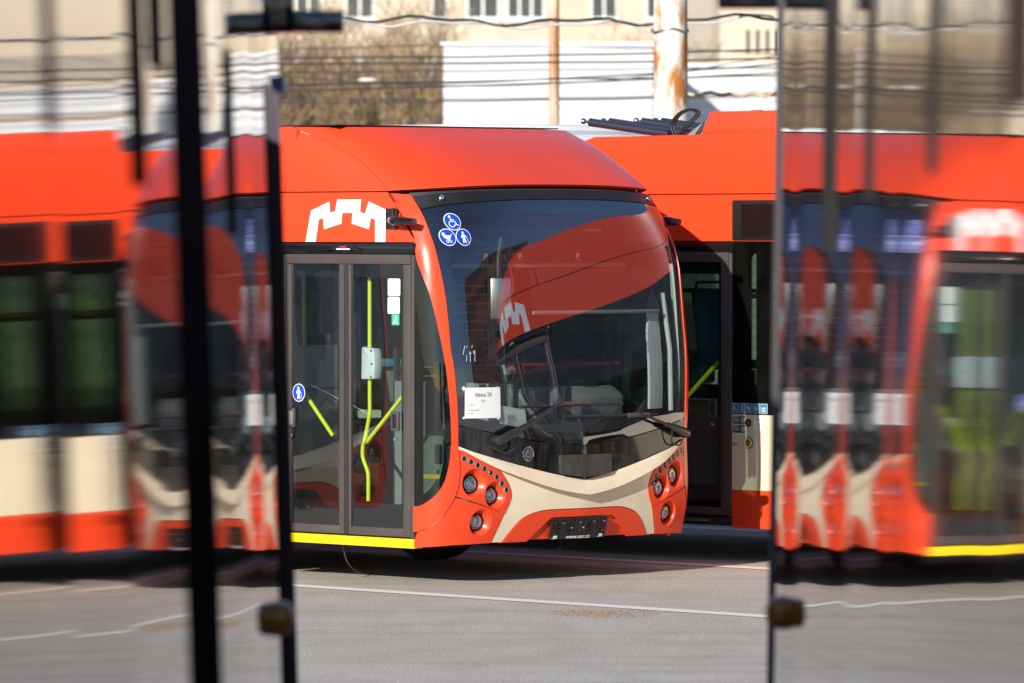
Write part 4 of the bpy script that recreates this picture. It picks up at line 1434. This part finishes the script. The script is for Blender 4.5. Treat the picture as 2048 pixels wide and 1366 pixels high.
def coach(side, label):
    P = profile(side)
    Pn = np.array(P)
    lean = .0304 if side < 0 else -.0147
    root = empty('coach', (Pn[len(Pn) // 2, 1] + side * 1.25, 13.2, 0))
    base = Vector(root.location)
    tag(root, label, 'coach', 'coaches standing close beside the camera')

    def wx(Y):
        return float(np.interp(Y, Pn[::-1, 0], Pn[::-1, 1]))

    def at_(Y, z, d=0.0):
        """point on the flank, d metres out into the gap"""
        return Vector((wx(Y) + (CAM_H - z) * lean - side * d, Y, z)) - base

    def bar(name, mat, Y, wy, z0, z1, d, parent=root):
        vs, fs = [], []
        zs = np.linspace(z0, z1, 5)
        for z in zs:
            for (yy, dd) in ((Y - wy, -.02), (Y - wy, d * .7), (Y - wy * .6, d), (Y + wy * .6, d), (Y + wy, d * .7), (Y + wy, -.02)):
                vs.append(at_(yy, z, dd))
        for i in range(len(zs) - 1):
            for j in range(6):
                fs.append((i * 6 + j, i * 6 + (j + 1) % 6, i * 6 + 6 + (j + 1) % 6, i * 6 + 6 + j))
        fs += [tuple(range(6)), tuple(range((len(zs) - 1) * 6, len(zs) * 6))]
        return fixn(MB().add(vs, fs).build(name, mat, parent, smooth=False))

    # black gloss flank: window band and panels in one buckled sheet with real thickness
    zs = [.62, 1.0, 1.5, 2.0, 2.45, 2.9, 3.32]
    vs, fs = [], []
    nY = len(P)
    for z in zs:
        vs += [at_(Y, z) for Y, X in P]
    for i in range(len(zs) - 1):
        for j in range(nY - 1):
            fs.append((i * nY + j, i * nY + j + 1, (i + 1) * nY + j + 1, (i + 1) * nY + j))
    fl = fixn(MB().add(vs, fs).build('glazed_flank', 'flank_gloss', root, angle=170))
    # normals towards the gap
    s0 = fl.data.polygons[len(fl.data.polygons) // 2].normal.x
    if s0 * (-side) < 0:
        fl.data.flip_normals()
    # body behind it
    def slab(name, mat, i0, i1, ya, yb, z0, z1, bev):
        # a block that follows the slightly turned flank: i0, i1 are insets from the near and the far side
        vs = []
        for z in (z0, z1):
            for Y, i_ in ((ya, i0), (yb, i0), (yb, 2.5 - i1), (ya, 2.5 - i1)):
                vs.append((wx(Y) + (CAM_H - z) * lean + side * i_ - base.x, Y - base.y, z))
        return fixn(MB().add(vs, [(0, 3, 2, 1), (4, 5, 6, 7), (0, 1, 5, 4), (1, 2, 6, 5), (2, 3, 7, 6), (3, 0, 4, 7)]).build(name, mat, root, bev=bev))

    slab('body', 'black_plastic', .03, .03, 6.45, 19.96, .60, 3.34, .02)
    slab('roof', 'red_paint', .10, .10, 6.5, 19.9, 3.335, 3.46, .05)
    slab('skirt', 'red_paint', .04, .04, 6.5, 19.9, .30, .598, .02)
    slab('end_window', 'black_gloss', .25, .25, 19.95, 19.985, 1.1, 2.9, .01)
    slab('end_window', 'black_gloss', .35, .35, 6.425, 6.455, 1.7, 2.8, .01)
    for yy in (9.3, 16.9):
        for xx in (wx(yy) + side * .24 - base.x, wx(yy) + side * 2.26 - base.x):
            w = empty('wheel', (xx, yy - base.y, .47))
            w.parent = root
            Q = Matrix.Rotation(R(90), 4, 'Y')
            MB().lathe([(.29, -.13), (.40, -.14), (.46, -.12), (.47, -.08), (.47, .08), (.46, .12), (.40, .14), (.29, .13)], Q, 32, False).build('tyre', 'rubber', w)
            MB().lathe([(.29, -.12), (.24, -.06), (.1, -.08), (.001, -.08)], Q, 24, False).build('rim', 'steel', w)
    Yof = lambda px: float(np.interp(px, *zip(*sorted((1024 + FPX * X / Y, Y) for Y, X in P))))
    zof = lambda py, Y: CAM_H + (455 - py) / FPX * Y
    if side < 0:
        ya = Yof(536)
        bar('corner_post', 'post_and_reflection_matte', (ya + 19.98) / 2, (19.98 - ya) / 2, .62, zof(290, 20), .004)
        bar('upper_post', 'post_rose', (ya + 19.98) / 2, (19.98 - ya) / 2, zof(290, 20), zof(190, 20), .004)
        bar('clearance_lamp', 'indigo', 19.90, .08, zof(188, 20), zof(155, 20), .03)
        ya, yb = Yof(352), Yof(413)
        ym = Yof(382)
        bar('window_post', 'post_and_reflection_matte', (ym + yb) / 2, (yb - ym) / 2, .62, 3.3, .006)
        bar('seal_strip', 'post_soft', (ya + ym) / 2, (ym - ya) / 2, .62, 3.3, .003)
        for pa, pb, y1 in ((97, 118, 265), (308, 338, 140)):  # dark bands of the flank's reflection, painted as flush matte strips
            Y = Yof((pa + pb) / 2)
            bar('reflection_strip', 'post_and_reflection_matte', Y, abs(Yof(pa) - Yof(pb)) / 2, zof(y1, Y), 3.3, .003)
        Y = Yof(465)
        bar('reflection_strip', 'post_and_reflection_matte', Y, abs(Yof(458) - Yof(474)) / 2, zof(470, Y), zof(100, Y), .003)  # one more dark reflection streak laid on as a matte strip
        Y = Yof(282)
        bar('door_guide', 'post_and_reflection_matte', Y, .05, zof(372, Y), 3.3, .016)
        y0, z0 = 20.05, zof(42, 20.05)
        q = at_(19.98, z0)
        MB().box(q.x - .03, q.x + .235, q.y + .04, q.y + .12, q.z - .042, q.z + .035).box(q.x - .05, q.x + .06, q.y + .02, q.y + .14, q.z - .045, q.z + .16).build('mirror_arm', 'black_gloss', root, bev=.012)
        ly = Yof(530)
        lz = zof(1238, ly)
    else:
        ya = Yof(1561)
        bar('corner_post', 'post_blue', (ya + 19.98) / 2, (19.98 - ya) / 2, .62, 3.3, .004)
        for pa, pb, y1 in ((1644, 1670, 500), (1728, 1744, 400), (1853, 1872, 345)):  # dark reflection bands put on as flush grey strips, no real pillars
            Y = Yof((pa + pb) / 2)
            bar('reflection_strip', 'reflection_grey', Y, abs(Yof(pa) - Yof(pb)) / 2, zof(y1, Y), 3.3, .003)
        Y = Yof(2030)
        bar('door_guide', 'post_and_reflection_matte', Y, .06, zof(212, Y), 3.3, .02)
        q = at_(19.98, zof(0, 20))
        MB().box(q.x - .21, q.x + .03, q.y + .04, q.y + .12, q.z - .03, q.z + .08).build('mirror_arm', 'black_gloss', root, bev=.012)
        ly = Yof(1576)
        lz = zof(1226, ly)
    q = at_(ly, lz, .006)
    Q = Matrix.Translation(q) @ Matrix.Rotation(R(90 if side < 0 else -90), 4, 'Y')
    lm = MB().lathe([(.060, -.03), (.060, -.004), (.054, .002)], Q, 20).build('side_marker', 'amber_lens', root)
    MB().lathe([(.056, .0), (.054, .020), (.046, .036), (.030, .046), (.001, .050)], Q, 20, False).build('lens', 'amber_lens', lm)
    return root


coach(-1, 'tall black glazed coach close on the left, its flank mirroring the red buses')
coach(1, 'tall black glazed coach close on the right, its flank mirroring the red buses')

# ------------------------------------------------------------------ behind the row


def at(px, py, Y):
    return Vector(((px - 1024) / FPX * Y, Y, CAM_H + (455 - py) / FPX * Y))


# white bus behind the middle one
wb = empty('white_bus', (*bus_pt(6.45, -5.85), 0), R(-45))
tag(wb, 'white bus parked behind the middle trolleybus, only its roof edge showing', 'bus')
MB().box(-12, 0, -1.25, 1.25, .35, 1.1).build('lower_body', 'white_bus_paint', wb, bev=.05)
MB().box(-11.95, -.05, -1.23, 1.23, 1.102, 2.45).build('glazing', 'black_gloss', wb, bev=.04)
MB().box(-12, -.02, -1.25, 1.25, 2.452, 3.24).build('roof', 'white_bus_paint', wb, bev=.10)
MB().box(-11.5, -.5, -1.1, 1.1, 3.242, 3.325).build('roof_box', 'white_bus_paint', wb, bev=.05)
MB().box(-11.9, -.2, -1.253, -1.249, 3.10, 3.13).build('red_stripe', 'red_lens', wb)
for x in (-2.6, -8.6):
    for sg in (-1, 1):
        w = empty('wheel', (x, sg * 1.05, .47))
        w.parent = wb
        MB().lathe([(.28, -.13), (.46, -.13), (.47, -.08), (.47, .08), (.46, .13), (.28, .13)], Matrix.Rotation(R(90), 4, 'X'), 28, False).build('tyre', 'rubber', w)
        MB().lathe([(.28, -.12), (.28, .12)], Matrix.Rotation(R(90), 4, 'X'), 24, True).build('rim', 'steel', w)

# poles
p0 = at(1340, 455, 58)
o = MB().tube([(p0.x + .02, 58, 0), (p0.x, 58, 6), (p0.x - .03, 58, 11)], [.185, .168, .15], 28).build('mast', 'rusty_white')
tag(o, 'thick white steel mast with orange rust stains, right of centre', 'pole')
MB().tube([(p0.x + .185 * math.cos(a), 58 + .185 * math.sin(a), at(0, 62, 58).z + .02 * math.sin(3 * a)) for a in np.linspace(0, 2 * math.pi, 20)[:-1]], .012, 6, True).build('clamp_band', 'steel', o)
p1 = at(1109, 455, 76)
o = MB().tube([(p1.x, 76, 0), (p1.x - .01, 76, 9)], [.075, .066], 18).build('mast', 'rusty_ochre')
tag(o, 'thin rusty ochre pole standing before the white building', 'pole')

# white clad sheds
mb = MB()
xa, xb = at(887, 0, 100).x, at(1306, 0, 100).x
z1 = at(0, 92, 100).z
o = empty('shed', ((xa + xb) / 2, 104, 0))
tag(o, 'white ribbed metal building, the taller left one behind the thin pole', 'building')
MB().box((xa - xb) / 2, (xb - xa) / 2, -4, 8, 0, z1).build('wall', 'white_cladding', o, smooth=False)
MB().box((xa - xb) / 2 - .05, (xb - xa) / 2 + .05, -4.05, 8, z1, z1 + .06).build('roof_edge', 'white_bus_paint', o)
xa, xb = at(1318, 0, 104).x, at(1900, 0, 104).x
z1 = at(0, 134, 104).z
o = empty('shed', ((xa + xb) / 2, 108, 0))
tag(o, 'white ribbed metal building, the lower right one behind the thick mast', 'building')
MB().box((xa - xb) / 2, (xb - xa) / 2, -4, 8, 0, z1).build('wall', 'white_cladding', o, smooth=False)
MB().box((xa - xb) / 2 - .05, (xb - xa) / 2 + .05, -4.05, 8, z1, z1 + .06).build('roof_edge', 'white_bus_paint', o)

# cream apartment block with windows and balconies
BY = 200.0
blk = empty('apartment_block', (0, BY, 0))
tag(blk, 'cream plastered apartment block with white framed windows, far behind', 'building')
MB().box(-22, 9, 0, 14, 0, 15).build('wall', 'plaster', blk, smooth=False)


def window(x0, x1, z0, z1, y=0.0, n_=2, mat='frame_white'):
    f = MB()
    t = .08
    f.box(x0, x1, y - .06, y - .001, z0, z0 + t).box(x0, x1, y - .06, y - .001, z1 - t, z1)
    for i in range(n_ + 1):
        xx = x0 + (x1 - x0 - t) * i / n_
        f.box(xx, xx + t, y - .058, y - .001, z0 + t, z1 - t)
    w = f.build('window', mat, blk, smooth=False)
    MB().box(x0 + t, x1 - t, y - .02, y - .002, z0 + t, z1 - t).build('pane', 'pane_dark', w, smooth=False)
    MB().box(x0 - .05, x1 + .05, y - .16, y - .002, z0 - .08, z0 - .005).build('sill', 'frame_white', w, smooth=False)


paint('pane_dark', (.05, .055, .06), .12, .3, coat=.5)
paint('balcony_rib', (.52, .47, .40), .8, .15)
for px0, px1, n_ in ((862, 897, 1), (932, 1000, 2), (1012, 1090, 3), (1180, 1236, 2), (690, 750, 2), (590, 645, 2), (1290, 1345, 2), (450, 520, 2), (330, 390, 2)):
    x0, x1 = (px0 - 1024) / FPX * BY, (px1 - 1024) / FPX * BY
    for zb in (1.3, 4.1, 6.9, 9.75, 12.5):
        if zb == 12.5 and px0 < 0:
            continue
        window(x0, x1, zb, zb + 1.5, 0, n_)
mb = MB()
x0, x1 = (945 - 1024) / FPX * BY, (1100 - 1024) / FPX * BY
fl_ = MB().box(x0, x1, -1.1, -.002, 8.3, 8.42).build('balcony', 'balcony_rib', blk)
mb = MB()
for i in range(28):
    xx = x0 + (x1 - x0) * i / 28
    mb.box(xx, xx + .06, -1.1, -1.06, 8.42, 9.3)
mb.build('balustrade', 'balcony_rib', fl_, smooth=False)
MB().box(x0, x1, -1.12, -1.04, 9.3, 9.36).build('handrail', 'balcony_rib', fl_, smooth=False)
# right wing with slit railings
blk2 = empty('stair_block', (0, 170, 0))
tag(blk2, 'sand coloured block with rows of dark slits, right of the thick mast', 'building')
x0, x1 = (1440 - 1024) / FPX * 170, (2300 - 1024) / FPX * 170
MB().box(x0, x1, 0, 8, 0, 15.2).build('wall', 'plaster', blk2, smooth=False)
MB().box(x0 - .3, x1, -.3, 8, 15.2, 15.8).build('roof', 'interior_dark', blk2, smooth=False)
for zb in (8.05, 6.75):
    for i in range(24):
        xx = (1492 - 1024) / FPX * 170 + i * .29
        MB().box(xx, xx + .1, -.03, -.001, zb - .42, zb + .30).build('slit', 'interior_dark', blk2, smooth=False)
x0, x1 = (1370 - 1024) / FPX * 185, (1600 - 1024) / FPX * 185
o = MB().box(x0, x1, 185, 192, 0, 10.5).build('low_building', 'plaster_grey', smooth=False)
tag(o, 'low greyish plaster building between the thick mast and the sand coloured block', 'building')

# brown high-rise off to the right, mirrored in the windscreen
tw = empty('high_rise', (130, 15, 0), R(-7))
tag(tw, 'dark brown high-rise off to the right, seen only mirrored in the windscreen', 'building')
paint('tower_brick', (.26, .11, .085), .8, .2, scale=.5)
MB().box(0, 16, -25, 26, 0, 31).build('wall', 'tower_brick', tw, smooth=False)
MB().box(-.3, 16, -25.3, 26.3, 31, 31.6).build('roof', 'interior_grey', tw, smooth=False)
for zi in range(9):
    for yi in range(12):
        w = MB().box(-.05, -.001, -24 + 4.2 * yi, -21.6 + 4.2 * yi, 1.4 + 3.4 * zi, 3.2 + 3.4 * zi).build('window', 'pane_dark', tw, smooth=False)

# overhead wires
wires = [(30, 44, 34, 60, .016, 'wire_black', .35), (36, 50, 36, 60, .012, 'wire_pale', .42), (116, 112, 99, 70, .011, 'wire_black', .15), (128, 126, 117, 70, .011, 'wire_black', .15),
         (146, 140, 134, 84, .010, 'wire_black', .1), (168, 160, 128, 72, .010, 'wire_black', .2), (182, 168, 146, 72, .010, 'wire_black', .2), (172, 160, 152, 66, .008, 'wire_black', .2),
         (206, 201, 192, 90, .013, 'wire_black', .1), (196, 198, 186, 88, .010, 'wire_black', .1), (100, 92, 108, 95, .010, 'wire_black', .1), (150, 170, 110, 80, .008, 'wire_black', .05)]
wl_ = ['thick black sagging overhead cable, the topmost, twisted beside the pale one', 'pale sagging overhead cable twisted beside the black one at the top', 'upper of the two parallel black trolley wires above the white shed',
       'lower of the two parallel black trolley wires above the white shed', 'faint black wire just under the pair of trolley wires', 'black wire rising to the right across the white shed, the upper one',
       'black wire rising to the right across the white shed, the lower one', 'thin black wire crossing the middle of the white shed', 'black wire lowest over the white shed, just above the bus roofs',
       'second lowest black wire over the white shed', 'black wire across the top edge of the white shed', 'thin black wire sloping most steeply across the shed']
for (ya, yb, yc, Y, r_, mt, sag), lb in zip(wires, wl_):
    A_, B_, C_ = at(560, ya, Y), at(1058, yb, Y), at(1556, yc, Y)
    x = np.array([A_.x, B_.x, C_.x])
    z = np.array([A_.z, B_.z, C_.z])
    cf = np.polyfit(x, z, 2)
    span = (C_.x - A_.x)
    xs = np.concatenate([[-60, -40, -25], np.linspace(A_.x - 1.2 * span, C_.x + 1.2 * span, 120), [30, 45, 65]])
    pts = []
    random.seed(int(ya * 7 + Y))
    ph_ = random.random() * 6
    for q in xs:
        zz = np.polyval(cf, min(max(q, A_.x - span * .2), C_.x + span * .2)) + (.03 * math.sin(q * 4 + ph_) + .02 * math.sin(q * 9 + ph_) if sag > .3 else .004 * math.sin(q * 3))
        pts.append((q, Y + .05 * math.sin(q), zz))
    o = MB().tube(pts, r_, 6).build('overhead_wire', mt)
    tag(o, lb, 'wire', 'overhead wires crossing the yard')
pts = []
for i in range(40):
    c_ = at(1362 + i * 12, 188 + 1.5 * math.sin(i * .9) + .12 * i, 59)
    pts.append(c_ + Vector((0, .02 * math.sin(i * 2.1), .012 * math.sin(i * 1.7))))
o = MB().tube(pts, .018, 6).tube(spline([tuple(pts[i] + Vector((0, -.03, .03 * math.sin(i * 1.3)))) for i in range(12, 34, 2)], 3), .012, 6).build('tied_cable', 'rusty_ochre')
tag(o, 'rusty brown cable tied to the thick mast and running right, with a tangled strand', 'cable')
for px, py, Y, lb in ((735, 160, 72, 'left'), (868, 199, 90, 'right')):
    c_ = at(px, py, Y)
    o = MB().tube([c_ + Vector((-.11, 0, 0)), c_ + Vector((-.05, 0, 0)), c_ + Vector((.05, 0, 0)), c_ + Vector((.11, 0, 0))], [.012, .03, .03, .012], 10).build('insulator', 'wire_pale' if lb == 'left' else 'rusty_ochre')
    tag(o, 'pale insulator rod on the wires before the trees' if lb == 'left' else 'small brown insulator on the lowest wire before the white shed', 'insulator')

# ------------------------------------------------------------------ bare trees


def tree_mesh(seed, h, spread, twig=True):
    rnd = random.Random(seed)
    trunk, crown, lich = MB(), MB(), MB()

    def grow(p, d, L_, r_, lev):
        k = 3 if lev > 1 else 4
        pts = [p]
        q = p.copy()
        dd = d.copy()
        for i in range(k):
            dd = (dd + Vector((rnd.uniform(-1, 1), rnd.uniform(-1, 1), rnd.uniform(-.2, .8))) * (.16 + .05 * lev)).normalized()
            q = q + dd * L_ / k
            pts.append(q.copy())
        rr = [r_ * (1 - .5 * i / k) for i in range(k + 1)]
        tgt = trunk if lev <= 1 else (lich if rnd.random() < .24 else crown)
        tgt.tube(pts, rr, 6 if lev <= 1 else 3)
        if lev >= 5:
            return
        nch = (7, 7, 5, 5, 3)[lev]
        for c_ in range(nch):
            t = rnd.uniform(.3, 1.0)
            i = min(k - 1, int(t * k))
            b_ = pts[i].lerp(pts[i + 1], t * k - i)
            side_ = Vector((rnd.uniform(-1, 1), rnd.uniform(-1, 1), rnd.uniform(-.1, .9))).normalized()
            nd = (dd * .55 + side_ * spread).normalized()
            grow(b_, nd, L_ * rnd.uniform(.5, .72), max(.007, r_ * .46), lev + 1)

    grow(Vector((0, 0, 0)), Vector((0, 0, 1)), h * .40, h * .013, 0)
    return trunk, crown, lich


protos = []
for seed, h, spd in ((3, 9.0, .9), (11, 8.0, 1.0)):
    t, c_, li = tree_mesh(seed, h, spd)
    protos.append((t.mesh(), c_.mesh(), li.mesh()))
for me_, mt in [(m_, k) for pr in protos for m_, k in zip(pr, ('birch', 'bark', 'lichen'))]:
    me_.materials.append(MAT[mt])
spots = [(585, 116, 0, 0.3, 'bare brown tree with yellow lichen, farthest left beside the near coach'), (655, 122, 1, 1.9, 'bare tree with yellow mossy twigs, second from the left'),
         (735, 117, 0, 3.4, 'bare yellowish tree just left of the white shed, between two others'), (812, 126, 1, 5.0, 'bare brown tree against the left edge of the white shed'),
         (690, 134, 1, 2.7, 'bare tree standing behind the others left of the shed'), (1240, 140, 0, 4.2, 'bare brown tree rising behind the white shed left of the thick mast'),
         (1400, 132, 1, .8, 'bare tree rising behind the shed right of the thick mast'), (470, 120, 0, 5.6, 'bare brown tree hidden left behind the near coach'),
         (850, 138, 0, 2.2, 'bare tree behind the shed in front of the cream apartment block')]
for px, Y, pi_, rz, lb in spots:
    o = empty('bare_tree', ((px - 1024) / FPX * Y, Y, 0), rz)
    tag(o, lb, 'tree', 'bare trees behind the yard')
    for me_, nm in zip(protos[pi_], ('trunk', 'crown', 'lichen_twigs')):
        q = bpy.data.objects.new(nm, me_)
        q.parent = o
        col.objects.link(q)
